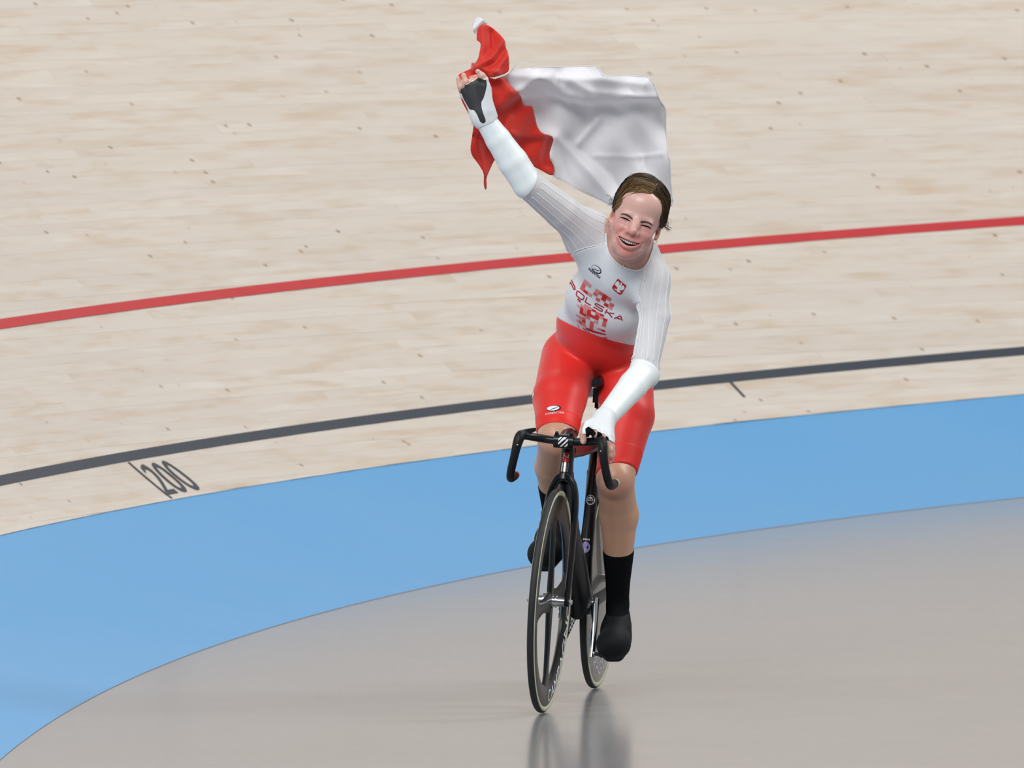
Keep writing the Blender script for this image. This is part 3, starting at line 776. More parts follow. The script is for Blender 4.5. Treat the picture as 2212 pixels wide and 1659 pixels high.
# left hand draped over the bar, fingers hanging forward
handL = Grid(np.array(P(1245, 1010, .0)) - .03, np.array(P(1345, 880, .20)) + .03, .0016)
def PL(px, py, Y): return P(px, py, Y)
handL.chain([wrL.lerp(elL, .12), wrL, PL(1299, 910, .105)], [.028, .027, .026], .015)
kn = {'index': (1277, 924, .062), 'middle': (1292, 929, .055), 'ring': (1306, 938, .055), 'little': (1316, 948, .062)}
for nm, k_ in kn.items(): handL.cone(PL(1304, 907, .11), PL(*k_), .023, .0155, .018)
fl_ = {'index': [(kn['index'], .0125), ((1285, 931, .030), .0115), ((1289, 938, .018), .0108), ((1291, 946, .022), .0085)],
       'middle': [(kn['middle'], .0125), ((1303, 944, .026), .0112), ((1310, 955, .018), .0105), ((1313, 966, .020), .0085)],
       'ring': [(kn['ring'], .012), ((1315, 956, .030), .0108), ((1318, 972, .022), .0100), ((1319, 986, .022), .0080)],
       'little': [(kn['little'], .011), ((1321, 966, .042), .0098), ((1322, 982, .038), .0090), ((1320, 995, .036), .0072)],
       'thumb': [((1281, 915, .085), .0150), ((1265, 922, .060), .0135), ((1261, 938, .030), .0120), ((1260, 953, .026), .0098)]}
for nm, ch in fl_.items(): handL.chain([PL(*c[0]) for c in ch], [c[1] for c in ch], .005)
LV_, LQ_ = handL.mesh(); LV_ = relax(LV_, LQ_, 1, .4)
g_l = hp(handL, [(1322, 868), (1290, 880), (1266, 904), (1257, 928), (1258, 938), (1270, 938), (1280, 928), (1288, 928), (1296, 938), (1305, 937), (1312, 948), (1327, 957), (1333, 935), (1332, 918), (1350, 896)])
GV, GQ = handL.mesh(np.maximum(handL.F - .0028, g_l)); gloveL = mk('glove', relax(GV, GQ, 2, .5), GQ, M['glove'], rider, label='white fingerless glove on the handlebar hand')
gl2 = hp(handL, [(1264, 926), (1271, 921), (1282, 928), (1288, 936), (1284, 940), (1278, 946), (1266, 943)])
gl3 = hp(handL, [(1291, 931), (1300, 936), (1302, 943), (1297, 950), (1288, 946)])
gl4 = hp(handL, [(1309, 940), (1315, 946), (1315, 953), (1309, 948)])
PV, PQ = handL.mesh(np.maximum(handL.F - .0042, np.minimum(np.minimum(gl2, gl3), gl4)))
mk('finger_lining', relax(PV, PQ, 2, .5), PQ, M['black_knit'], gloveL, label='black lining between the fingers')

# ------------------------------------------------------------------ skin: one mesh for body, head and hands
bodyF = np.maximum(BODY, gpl(wrR.lerp(elR, .06), wrR - elR)); bodyF = np.maximum(bodyF, gpl(wrL.lerp(elL, .06), wrL - elL))
BV, BQ = tl.mesh(bodyF); BV = relax(BV, BQ, 2, .5)
legskin = np.array([.56, .32, .215]); bc = np.tile(legskin, (len(BV), 1))
def btint(c, r, col, amt):
    w = (amt * np.exp(-((((BV - np.array(c)) / r) ** 2).sum(1))))[:, None]; bc[:] = bc * (1 - w) + np.array(col) * w
btint(kneeL + Vector((0, -.05, -.02)), .05, (.56, .23, .18), .5); btint(kneeR + Vector((0, -.05, -.01)), .05, (.56, .26, .20), .35)
ntint = np.clip((BV[:, 2] - (nckb.z - .16)) / .05, 0, 1)[:, None]; bc = bc * (1 - ntint) + np.array([.60, .35, .29]) * ntint
hcR = np.tile([.66, .40, .33], (len(RV), 1)); hcL = np.tile([.60, .36, .29], (len(LV_), 1))
n1, n2, n3 = len(BV), len(HV), len(RV)
allV = np.concatenate([BV, h2w(HV), RV, LV_]); allQ = np.concatenate([BQ, HQ + n1, RQ + n1 + n2, LQ_ + n1 + n2 + n3])
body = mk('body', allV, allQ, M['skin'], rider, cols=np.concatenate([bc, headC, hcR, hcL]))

# nails
def nails(lst, nm, bv):
    for (px, py, w_, l_, ang) in lst:
        d = ray(px, py); hit = bv.ray_cast(CAM, d)
        if hit[0] is None: continue
        n_ = hit[1]; u_ = (RT * math.sin(ang) - UP * math.cos(ang)); u_ = (u_ - n_ * u_.dot(n_)).normalized(); s_ = n_.cross(u_)
        v, f = sphere(hit[0] + n_ * .0002, (w_, l_, .0012), 7, ax=(s_, u_, n_)); mk('fingernail', v, f, M['nail'], body)
bvL = BVHTree.FromPolygons([Vector(v) for v in LV_], LQ_.tolist()); bvR = BVHTree.FromPolygons([Vector(v) for v in RV], RQ.tolist())
nails([(1259, 955, .0050, .0065, -.3), (1290, 941, .0048, .0058, .4), (1312, 963, .0050, .0068, .3), (1318, 983, .0046, .0075, 0), (1319, 996, .0042, .008, 0)], 'L', bvL)
nails([(1031, 155, .0042, .006, 2.4)], 'R', bvR)

# ------------------------------------------------------------------ face details
def on_head(x, z, off=.0006, y0=-.2):
    h = head_bvh.ray_cast(Vector((x, y0, z)), Vector((0, 1, 0)))
    return (h[0] + h[1] * off) if h[0] is not None else Vector((x, -.08, z))
def lens(pts_mid, half, off=.0007):
    """a leaf-shaped patch along a line on the face"""
    mid = spline(pts_mid, 15); V = []; F = []
    for i, (mx, mz) in enumerate(mid):
        t = i / 14; hh = half(t)
        for k_ in (-1, -.33, .33, 1): V.append(on_head(mx, mz + hh * k_, off))
    for i in range(14):
        for j in range(3): F.append([i * 4 + j, i * 4 + j + 1, i * 4 + j + 5, i * 4 + j + 4])
    return h2w(V), F
for sg in (-1, 1):
    e = [(.0150 * sg, -.0182), (.024 * sg, -.0160), (.033 * sg, -.0150), (.042 * sg, -.0152), (.0505 * sg, -.0170)]
    v, f = lens(e, lambda t: .0003 + .0019 * math.sin(math.pi * t) ** .8); mk('eyelash', v, f, M['lash'], body)
    b_ = [(.0120 * sg, -.0090), (.022 * sg, -.0050), (.033 * sg, -.0026), (.043 * sg, -.0034), (.0495 * sg, -.0066)]
    v, f = lens(b_, lambda t: .0027 * (1 - .6 * t) * min(1, .5 + 4 * t) + .0002, .0009); mk('eyebrow', v, f, M['brow'], body)
# upper teeth
for i in range(-5, 5):
    xc = (i + .5) * .0062 * (1 - .012 * abs(i + .5)); w_ = .0030 * (1 - .05 * abs(i + .5)); hh = .0052 - .0005 * abs(i + .5)
    zt = zup(xc) - hh * .85 - .0004; yt = -.0845 + 12 * xc * xc
    v, f = sphere((0, 0, 0), (w_, .0028, hh), 8); v = np.sign(v) * np.abs(v / np.array([w_, .0028, hh])) ** .55 * np.array([w_, .0028, hh])
    a_ = math.atan(24 * xc); R_ = np.array([[math.cos(a_), math.sin(a_), 0], [-math.sin(a_), math.cos(a_), 0], [0, 0, 1]])
    mk('tooth', h2w(v @ R_ + np.array([xc, yt, zt])), f, M['tooth'], body)
# earrings, pendant
def ring(c, r, t, ax1, ax2, n=24):
    pts = [np.array(c) + np.array(ax1) * r * math.cos(a) + np.array(ax2) * r * math.sin(a) for a in np.linspace(0, 2 * math.pi, n, endpoint=False)]
    return tube(pts, t, 6, closed=True, up=np.cross(ax1, ax2))
for px, py in ((1313.5, 482.5), (1414.5, 521.5)):
    c = P(px, py, .295); v, f = ring(c, .0066, .0008, (1, .1, 0), (0, .1, 1)); mk('earring', v, f, M['gold'], rider)
for px, py in ((1313.4, 474), (1415.8, 513.5)):
    v, f = sphere(P(px, py, .286), .0024, 8); mk('earring', v, f, M['gold'], rider)
bb_ = BVHTree.FromPolygons([Vector(v) for v in allV], allQ.tolist())
h_ = bb_.ray_cast(CAM, ray(1347.5, 575))[0]
pts = [h_ + Vector((.0005, -.002, .0055)), h_ + Vector((0, -.003, .0025)), h_ + Vector((-.002, -.003, 0)), h_ + Vector((0, -.003, -.0025)), h_ + Vector((.0022, -.003, 0)), h_ + Vector((.0003, -.003, .002))]
v, f = tube(spline([tuple(p) for p in pts], 20), .0010, 6); mk('pendant', v, f, M['gold'], rider)

def seam(px, r, parent, m, off=.0036, n=60):
    pts = []
    for a, b in spline(px, n):
        h = bb_.ray_cast(CAM, ray(a, b))
        if h[0] is not None:
            nn = h[1] if h[1].y < 0 else -h[1]; pts.append(np.array(h[0] + nn * off))
    mk('seam', *tube(spline(pts[::3], 80), r, 8), m, parent)
seam(COLLAR, .0026, jersey, M['rib'])
seam([(1306, 527), (1288, 530), (1270, 533), (1252, 538), (1239, 545)], .0012, jersey, M['rib'], .0030, 40)
seam([(1405, 556), (1394, 577), (1386, 602), (1381.5, 632), (1384, 653)], .0012, jersey, M['rib'], .0032, 40)

# ------------------------------------------------------------------ hair
cap = Grid((-.11, -.125, -.07), (.11, .15, .155), .0024)
cap.ell((0, .014, .035), (.0775, .098, .0925), k=.02); cap.ell((0, .098, .012), (.035, .032, .036), k=.03)
cap.ell((-.020, -.030, .085), (.046, .046, .034), k=.03)
_, XC = cap.all(); xc, yc, zc = XC[..., 0], XC[..., 1], XC[..., 2]
zl = np.interp(xc, [-.09, -.070, -.062, -.052, -.044, -.030, -.010, .012, .022, .036, .052, .062, .072, .09], [.0, .0, .005, .023, .043, .062, .0745, .0775, .0765, .064, .042, .020, .0, -.004])
face = np.where(yc < .0, zl - zc, -1.0)
side = np.where(yc >= .0, (-.008 - zc) - yc * .25, -1.)
CV, CQ = cap.mesh(np.maximum(np.maximum(cap.F, face * .7), side)); CV = relax(CV, CQ, 2, .5)
_n = CV - np.array([0, .014, .03]); _n /= np.linalg.norm(_n, axis=1, keepdims=True)
CV = CV + _n * (.0026 * np.sin(CV[:, 0] * 95 + CV[:, 1] * 60) * np.sin(CV[:, 2] * 80 + CV[:, 1] * 45) + .0014 * np.sin(CV[:, 1] * 150 + CV[:, 2] * 120))[:, None]
cap_bvh = BVHTree.FromPolygons([Vector(v) for v in CV], CQ.tolist())
dark, mid_, goldc = np.array([.010, .006, .004]), np.array([.042, .025, .015]), np.array([.36, .225, .092])
capC = np.tile(dark * 1.6, (len(CV), 1)); _w = (np.exp(-((CV[:, 0] - .020) / .0032) ** 2) * (CV[:, 1] < .02) * (CV[:, 2] > .07))[:, None]; capC = capC * (1 - _w) + np.array([.40, .27, .22]) * _w
hV, hF, hC = [h2w(CV)], [CQ], [capC]; hn = len(CV)
ST_P, ST_R, ST_C = [], [], []
def strand(pts, r0, col, seg_=16):
    p = spline(pts, seg_); q = []
    for i, a in enumerate(p):
        near = cap_bvh.find_nearest(Vector(a)); n_ = (Vector(a) - Vector((0, .014, .03))).normalized()
        q.append(near[0] + n_ * lift(i / (seg_ - 1)))
    ST_P.append(np.array(q)); ST_R.append(r0); ST_C.append(col)
ctl = {-1: [[(.020, -.085, .078), (-.014, -.092, .077), (-.047, -.073, .046), (-.069, -.030, .008), (-.066, .030, .000), (-.025, .090, .0)],
            [(.020, -.045, .115), (-.020, -.052, .118), (-.058, -.036, .085), (-.076, .000, .036), (-.066, .048, .008), (-.025, .093, .008)],
            [(.017, .030, .128), (-.020, .030, .124), (-.054, .040, .090), (-.066, .056, .050), (-.045, .080, .022), (-.015, .098, .02)]],
       1: [[(.022, -.082, .083), (.034, -.078, .074), (.056, -.056, .046), (.072, -.024, .010), (.070, .030, -.006), (.025, .090, .0)],
           [(.022, -.045, .115), (.042, -.044, .104), (.064, -.030, .074), (.077, .002, .030), (.066, .048, .006), (.025, .093, .008)],
           [(.019, .030, .128), (.036, .032, .118), (.058, .042, .086), (.066, .056, .048), (.045, .080, .02), (.015, .098, .02)]]}
for sg in (-1, 1):
    A_ = np.array(ctl[sg])
    for i in range(900):
        if i % 14 == 0: cu_ = random.random() ** 1.15; cj = RNG.normal(0, .0042, (6, 3)); cj[0] *= .3; cg = random.random(); cb = random.uniform(0, .0045)
        u = min(1, max(0, cu_ + random.gauss(0, .022)))
        if u < .5: c_ = A_[0] * (1 - 2 * u) + A_[1] * 2 * u
        else: c_ = A_[1] * (2 - 2 * u) + A_[2] * (2 * u - 1)
        c_ = c_ + cj + RNG.normal(0, .0013, c_.shape); c_[0, 0] += .0028 * sg
        amp = random.uniform(.0, .0055); ph = random.uniform(0, 6.3); base = cb + random.uniform(.0002, .0020)
        fr_ = random.uniform(5, 11); lift = lambda t, amp=amp, ph=ph, base=base, fr_=fr_: base + amp * math.sin(fr_ * t + ph) * math.sin(math.pi * t)
        g_ = min(1, max(0, cg * .75 + random.random() * .35))
        w_ = max(0, 1 - u / .55) * (.95 if sg < 0 else .12) * (.25 + .75 * g_) + .06 * g_
        if random.random() < .06: base += random.uniform(.002, .007)
        col = (dark * (1 - g_) + mid_ * g_) * (1 - w_) + goldc * w_
        strand(c_, random.uniform(.0005, .0011), col)
sp = np.array(ST_P); ns_, sg_ = sp.shape[:2]; tg = np.gradient(sp, axis=1); tg /= np.linalg.norm(tg, axis=2, keepdims=True) + 1e-9
aa = np.cross(np.array([.2, .1, 1.]), tg); aa /= np.linalg.norm(aa, axis=2, keepdims=True) + 1e-9; bb2 = np.cross(tg, aa); u_ = np.linspace(0, 1, sg_)
rr = (np.array(ST_R)[:, None] * (.5 + .5 * np.sin(np.pi * np.minimum(1, .15 + .85 * u_))))[..., None, None]; an_ = np.linspace(0, 2 * np.pi, 4, endpoint=False)
vv_ = sp[:, :, None] + rr * (np.cos(an_)[None, None, :, None] * aa[:, :, None] + np.sin(an_)[None, None, :, None] * bb2[:, :, None])
ix = np.arange(ns_ * sg_ * 4).reshape(ns_, sg_, 4); fq = np.stack([ix[:, :-1], np.roll(ix, -1, 2)[:, :-1], np.roll(ix, -1, 2)[:, 1:], ix[:, 1:]], -1).reshape(-1, 4)
hV.append(h2w(vv_.reshape(-1, 3))); hF.append(fq + hn); hC.append(np.repeat(np.array(ST_C), sg_ * 4, axis=0)); hn += len(hV[-1])
def curl(px0, py0, px1, py1, turns, rr, Y=.31, n=44):
    global hn
    a, b = np.array(P(px0, py0, Y)), np.array(P(px1, py1, Y)); t = (b - a) / np.linalg.norm(b - a); s1 = np.cross(t, (0, 1, 0)); s1 /= np.linalg.norm(s1); s2 = np.cross(t, s1)
    pts = [a + (b - a) * u + (s1 * math.cos(turns * 6.283 * u) + s2 * math.sin(turns * 6.283 * u)) * rr * min(1, u * 3) for u in np.linspace(0, 1, n)]
    v, f = tube(pts, [.00055 * (1 - .4 * i / n) for i in range(n)], 4); hV.append(v); hF.append(np.array([g for g in f if len(g) == 4]) + hn); hC.append(np.tile(dark * random.uniform(1, 2.2), (len(v), 1))); hn += len(v)
for q in range(26): curl(1430 + random.uniform(-8, 8), 455 + random.uniform(-12, 16), 1436 + random.uniform(-12, 14), 488 + random.uniform(-8, 10), random.uniform(.6, 2), random.uniform(.003, .008), .32)
for q in range(10): curl(1432, 484 + random.uniform(-4, 4), 1447 + random.uniform(-6, 3), 499 + random.uniform(-5, 2), random.uniform(.6, 1.4), .003, .32)
for q in range(5): curl(1322, 436 + random.uniform(-8, 10), 1314 + random.uniform(-4, 3), 434 + random.uniform(-14, 10), random.uniform(.6, 1.4), .003, .33)
for q in range(12): curl(1330 + random.uniform(-8, 3), 432 + random.uniform(-16, 8), 1325 + random.uniform(-5, 4), 450 + random.uniform(-6, 4), random.uniform(.5, 1.2), .004, .275)
for q in range(6): curl(1438 + random.uniform(-6, 2), 420 + random.uniform(-12, 16), 1447 + random.uniform(-5, 3), 436 + random.uniform(-14, 14), random.uniform(.6, 1.3), .003, .33)
mk('hair', np.concatenate(hV), np.concatenate(hF), M['hair'], rider, cols=np.concatenate(hC), label='brown parted hair with golden strands tied back')

# ------------------------------------------------------------------ bicycle
bike = empty('bicycle', BM)
setup(bike, 'black carbon track bicycle with cream-walled tyres ridden on the grey floor', 'bicycle')
def bp(name, vf, m, parent=bike, **kw):
    o = mk(name, vf[0], vf[1], m, parent, world=False, **kw)
    if kw.get('smooth', True): o.data.set_sharp_from_angle(angle=math.radians(42))
    return o
WR = .337
def revolve(profile, cx, cz, n=96, close=False):
    V, F = [], []; k = len(profile)
    for i in range(n):
        a = 2 * math.pi * i / n
        for r, l in profile: V.append((cx + r * math.cos(a), l, cz + r * math.sin(a)))
    for i in range(n):
        for j in range(k if close else k - 1):
            j2 = (j + 1) % k; i2 = (i + 1) % n; F.append([i * k + j, i2 * k + j, i2 * k + j2, i * k + j2])
    return np.array(V), F
def tyre(cx, parent):
    prof = [(WR - .0118 + .0118 * math.cos(a), .0118 * math.sin(a)) for a in np.linspace(-math.pi, math.pi, 24, endpoint=False)]
    v, f = revolve(prof, cx, WR, 110, True); o = mk('tire', v, f, [M['tread'], M['wall']], parent, world=False)
    mid = (np.linspace(-math.pi, math.pi, 24, endpoint=False) + math.pi / 24)
    for i, p in enumerate(o.data.polygons): p.material_index = 0 if abs(mid[i % 24]) < 1.02 else 1
    o['label'] = 'black tyre with cream sidewall'; return o
def wheel_text(txt, cx, r0, hgt, a0, span, lat, m, parent, bold=0):
    v, f = text_mesh(txt, bold); v, f = subdivide2(v, f, .03); V = []
    for u, w in v:
        a = a0 - u * span; r = r0 - w * hgt; V.append((cx + r * math.cos(a), lat(r), WR + r * math.sin(a)))
    return mk('lettering', V, f, m, parent, smooth=False, world=False, label='pale lettering around the wheel')
# front wheel: deep rim and four blades
RI = .252
prof = [(.3165, .0095), (.300, .0118), (.278, .0110), (.262, .0080), (RI, .0030), (RI, -.0030), (.262, -.0080), (.278, -.0110), (.300, -.0118), (.3165, -.0095)]
v, f = revolve(prof, .97, WR, 110, True)
fw = bp('wheel', (v, f), M['carbon'], label='front wheel with deep black rim and four wide blades')
tyre(.97, fw)
for q in range(4):
    a = math.radians(86 + 90 * q); d = np.array([math.cos(a), 0, math.sin(a)]); t = np.array([-math.sin(a), 0, math.cos(a)])
    secs = []
    for u in np.linspace(0, 1, 12):
        r = .020 + u * (RI + .012 - .020); ch = .022 + .016 * abs(u - .45) ** 1.5 * 3 + (.030 * max(0, u - .82) / .18); th = .0095 - .003 * u
        an = np.linspace(0, 2 * np.pi, 16, endpoint=False)
        secs.append(np.array([.97, 0, WR]) + d * r + np.outer(np.cos(an) * ch, t) + np.outer(np.sin(an) * th, (0, 1, 0)))
    bp('spoke', loft(secs), M['carbon'], fw)
hub = join([cyl((.97, -.046, WR), (.97, .046, WR), .0155, 24), cyl((.97, -.020, WR), (.97, .010, WR), .022, 24, .021), cyl((.97, .018, WR), (.97, .022, WR), .0195, 24)])
bp('hub', hub, M['silver'], fw, label='polished silver hub')
wheel_text('CAMPAGNOLO', .97, .3075, .036, math.radians(-92), math.radians(104), lambda r: float(np.interp(r, [.25, .262, .278, .300, .3165], [.003, .0080, .0110, .0118, .0095])) + .0007, M['pwhite'], fw, .01)
# rear disc wheel
prof = [(.3165, .0090), (.300, .0110), (.24, .0140), (.12, .0190), (.03, .0215), (.0, .0215), (.0, -.0215), (.03, -.0215), (.12, -.019), (.24, -.014), (.300, -.0110), (.3165, -.0090)]
v, f = revolve(prof, 0, WR, 110, True)
rw = bp('wheel', (v, f), M['disc'], label='solid grey disc rear wheel')
tyre(0, rw)
dl = lambda r: float(np.interp(r, [.03, .12, .24, .300, .3165], [.0215, .019, .014, .011, .009])) + .0006
wheel_text('CAMPAGNOLO', 0, .292, .042, math.radians(-28), math.radians(112), dl, M['pwhite'], rw, -.004)
bp('hub', join([cyl((0, -.058, WR), (0, .058, WR), .012, 20), cyl((0, .050, WR), (0, .062, WR), .017, 20)]), M['silver'], rw)
bp('sprocket', revolve([(.030, -.040), (.030, -.043), (.012, -.043), (.012, -.040)], 0, WR, 30, True), M['chain'], label='small rear sprocket')
# frame
def aero(pts, rads, k=18): return tube(pts, rads, k, up=(0, 1, 0))
BB = np.array([.385, 0, .290])
hd_t, hd_b = np.array([.800, 0, .800]), np.array([.832, 0, .690])
fr = [aero([hd_t, (hd_t + hd_b) / 2, hd_b], [(.036, .021), (.033, .020), (.036, .024)]),
      aero([hd_b + (-.02, 0, .012), (.66, 0, .520), (.50, 0, .390), BB + (.005, 0, -.004)], [(.036, .023), (.042, .027), (.052, .034), (.062, .038)]),
      aero([BB + (-.005, 0, 0), (.345, 0, .42), (.318, 0, .53), (.300, 0, .64), (.272, 0, .76), (.256, 0, .815)], [(.040, .033), (.030, .022), (.026, .019), (.026, .018), (.028, .0175), (.028, .0175)]),
      aero([hd_t + (-.015, 0, -.022), (.55, 0, .766), (.27, 0, .765)], [(.026, .021), (.022, .018), (.024, .018)]),
      cyl(BB + (0, -.034, 0), BB + (0, .034, 0), .034, 28)]
for sg in (-1, 1):
    fr.append(aero([(.282, .012 * sg, .68), (.16, .034 * sg, .54), (.0, .055 * sg, WR)], [(.018, .010), (.015, .0085), (.014, .008)], 12))
    fr.append(aero([BB + (-.02, .028 * sg, -.004), (.20, .044 * sg, .305), (.0, .056 * sg, WR)], [(.024, .012), (.019, .009), (.018, .008)], 12))
bp('frame', join(fr), M['matte'], label='black aero frame')
# fork
fk = [aero([(.838, 0, .705), (.842, 0, .690)], [(.034, .024), (.036, .028)])]
for sg in (-1, 1):
    path = spline([(.842, .006 * sg, .700), (.846, .024 * sg, .688), (.853, .036 * sg, .655), (.870, .043 * sg, .600), (.915, .048 * sg, .470), (.962, .0515 * sg, WR + .02), (.972, .052 * sg, WR - .010)], 22)
    rr = [(.030 - .012 * min(1, i / 18), .0125 - .004 * i / 21) for i in range(22)]
    fk.append(aero(path, rr, 14))
    fk.append(cyl((.97, .046 * sg, WR), (.97, .060 * sg, WR), .0145, 20))
bp('fork', join(fk), M['carbon'], label='glossy black fork')
for sg in (-1, 1): bp('axle_nut', cyl((.97, .060 * sg, WR), (.97, .068 * sg, WR), .0088, 6), M['silver'], smooth=False)
# badge and clear guard on the head tube
def ht_patch(z0, z1, w, m, name, parent, dx=.0006, lat=0.0):
    V, F = [], []; n = 8
    for i in range(2):
        z = (z0, z1)[i]; t = (hd_t[2] - z) / (hd_t[2] - hd_b[2]); c = hd_t + (hd_b - hd_t) * t
        r1 = np.interp(t, [0, .5, 1], [.036, .033, .036]); r2 = np.interp(t, [0, .5, 1], [.021, .020, .024])
        for j in range(n + 1):
            an = math.asin(max(-1, min(1, (lat + w * (j / n - .5)) / r2))); 
            fx = np.array([.96, 0, .28]) * (r1 * math.cos(an) + dx); V.append(c + fx + np.array([0, r2 * math.sin(an) * 1.02, 0]))
    for j in range(n): F.append([j, j + 1, n + 2 + j, n + 1 + j])
    return mk(name, V, F, m, parent, world=False)
# cockpit
BC = np.array([.890, 0, .812])
st = [aero([(.795, 0, .822), (.835, 0, .824), BC + (-.01, 0, 0)], [(.024, .022), (.022, .022), (.020, .026)]), cyl((.793, 0, .838), (.800, 0, .800), .022, 24),
      cyl(BC + (0, -.030, 0), BC + (0, .030, 0), .0215, 24)]
stem = bp('stem', join(st), M['carbon'], label='black stem with white diagonal stripes')
for l in (-.023, .021): bp('bolt', sphere(BC + (.006, l, .0235), .0058, 8), M['carbon'], stem)
# striped plate on the clamp
def stripe(poly):
    v2, f2 = fill2(poly); v2, f2 = subdivide2(v2, f2, .003); V = []
    for l, h in v2:
        an = math.asin(max(-.95, min(.95, h / .0215))) - .06; V.append(BC + np.array([.0235 * math.cos(an), l, .0235 * math.sin(an)]))
    return V, f2
def fill2(poly):
    n = len(poly); return np.array(poly), [(0, i, i + 1) for i in range(1, n - 1)]
for poly in ([(-.0145, .0025), (-.0145, .0080), (-.0095, .0135), (-.0035, .0135)], [(-.0145, -.0085), (-.0145, -.0025), (.0010, .0135), (.0095, .0135), (.0095, .0125)],
             [(-.0105, -.0135), (-.0040, -.0135), (.0145, .0040), (.0145, .0100)], [(.0025, -.0135), (.0090, -.0135), (.0145, -.0080), (.0145, -.0020)]):
    bp('white_stripe', stripe(poly), M['pwhite'], stem, smooth=False)
bars = [tube(spline([BC + (0, -.02, 0), BC + (.004, -.060, .003), BC + (.022, -.098, .008), BC + (.046, -.118, .012)], 12), [(.0155, .0125)] * 12, 14, up=(0, 0, 1)),
        tube(spline([BC + (0, .02, 0), BC + (.004, .060, .003), BC + (.022, .098, .008), BC + (.046, .118, .012)], 12), [(.0155, .0125)] * 12, 14, up=(0, 0, 1))]
hb = bp('handlebar', join(bars), M['carbon'], label='glossy black drop handlebar')
for sg in (-1, 1):
    path = spline([BC + (.030, .112 * sg, .014), BC + (.058, .124 * sg, .010), BC + (.072, .130 * sg, -.014), BC + (.070, .137 * sg, -.052), BC + (.056, .146 * sg, -.094), BC + (.030, .151 * sg, -.117), BC + (-.010, .153 * sg, -.122), BC + (-.050, .153 * sg, -.119)], 34)
    rr = [(.0135 + .004 * math.exp(-((i - 6) / 5) ** 2), .0125 + .003 * math.exp(-((i - 6) / 5) ** 2)) for i in range(34)]
    bp('bar_grip', tube(path, rr, 14, up=(0, 1, 0)), M['grip'], hb, label='dark grip of the drop')
    e = path[-1]; bp('bar_plug', cyl(e + np.array([.004, 0, 0]), e + np.array([-.022, 0, .0012]), .0142, 16, .0125), M['greycap'] if sg > 0 else M['redpaint'], hb)
    # upturned fin on top of each bend, slanting inwards
    fin = loft([np.array([BC + (.052, (.124 + a) * sg, .012 + b) for a, b in ((-.006, -.006), (.010, -.004), (.010, .012), (-.004, .014))]),
                np.array([BC + (.040, (.106 + a) * sg, .022 + b) for a, b in ((-.006, -.005), (.008, -.003), (.008, .009), (-.004, .010))]),
                np.array([BC + (.026, (.086 + a) * sg, .032 + b) for a, b in ((-.003, -.006), (.003, -.005), (.003, .004), (-.002, .004))])])
    bp('thumb_rest', fin, M['grip'], hb, smooth=False)
    c_ = path[10]; bp('bolt', sphere(c_ + np.array([.0165, -.004 * sg, .003]), .0028, 7), M['silver'], hb)
bg = ht_patch(.766, .738, .020, M['redpaint'], 'head_badge', bike, lat=.001); bg['label'] = 'small red badge with white linked dots'
def badge_dot(l, z, r):
    t = (hd_t[2] - z) / (hd_t[2] - hd_b[2]); c = hd_t + (hd_b - hd_t) * t; an = math.asin(l / .0205)
    return c + np.array([.96, 0, .28]) * (.0335 * math.cos(an) + .0016) + np.array([0, .0205 * math.sin(an), 0])
dots = [(-.004, .7612, .0015), (-.0035, .7560, .0020), (-.0066, .7485, .0018), (.0018, .7525, .0014), (.0072, .7520, .0020), (.0080, .7585, .0015)]
dv = [sphere(badge_dot(l, z, r), r, 6) for l, z, r in dots]
for a, b in ((0, 1), (1, 2), (1, 3), (3, 4), (4, 5)): dv.append(tube([badge_dot(*dots[a]), badge_dot(*dots[b])], .0007, 6))
bp('badge_mark', join(dv), M['pwhite'], bg)
gd = ht_patch(.736, .709, .021, mat('chromed_sticker', (.55, .55, .56), .12, metal=1), 'sticker', bike, lat=.001)
# saddle and post
post = aero([(.256, 0, .79), (.232, 0, .915)], [(.022, .0135), (.020, .0125)])
bp('seatpost', post, M['matte'])
secs = []
for u in np.linspace(0, 1, 14):
    x = .345 - u * .27; w = np.interp(u, [0, .25, .55, .8, 1], [.016, .019, .036, .066, .060]); zt = .962 + .010 * u * u; th = np.interp(u, [0, .1, .3, 1], [.012, .022, .026, .028])
    an = np.linspace(0, 2 * np.pi, 18, endpoint=False); secs.append(np.stack([np.full(18, x), np.cos(an) * w, zt - th * .5 + np.sin(an) * th * (1 - .3 * np.cos(an) ** 2)], 1))
bp('saddle', loft(secs), M['matte'], label='slim black saddle')
bp('saddle_clamp', join([box((.268, 0, .912), (.026, .017, .022)), box((.250, 0, .888), (.018, .014, .016)), cyl((.29, -.018, .939), (.17, -.020, .939), .0035, 8), cyl((.29, .018, .939), (.17, .020, .939), .0035, 8)]), M['carbon'], smooth=False)
# drivetrain
CA = math.radians(28)
cdn = np.array([math.sin(CA), 0, -math.cos(CA)])
for sg in (-1, 1):
    d = cdn * sg; a = BB + (0, .046 * sg, 0); e = a + d * .165 + (0, .012 * sg, 0)
    pts = [a - d * .014, a + d * .012, a + d * .08 + (0, .007 * sg, 0), e - d * .01, e + d * .014]
    pr = (0, 1, 0)
    cv = join([tube(pts, [(.017, .0105), (.0185, .0120), (.0125, .0095), (.0115, .0085), (.0100, .0070)], 16, up=(0, 1, 0)), cyl(BB + (0, .034 * sg, 0), a + (0, .004 * sg, 0), .0165, 24), cyl(e, e + (0, .008 * sg, 0), .0095, 16)])
    bp('crank_arm', cv, M['silver'], label='polished silver crank arm')
    pd = e + (0, .052 * sg, 0)
    bp('pedal', join([cyl(e, pd + (0, .03 * sg, 0), .0055, 12), box(pd, (.030, .026, .0055)), box(pd + (.028, 0, .002), (.004, .022, .009))]), M['matte'], smooth=False)
cr = revolve([(.110, -.0390), (.112, -.0415), (.110, -.0440), (.066, -.0440), (.066, -.0390)], BB[0], BB[2], 90, True)
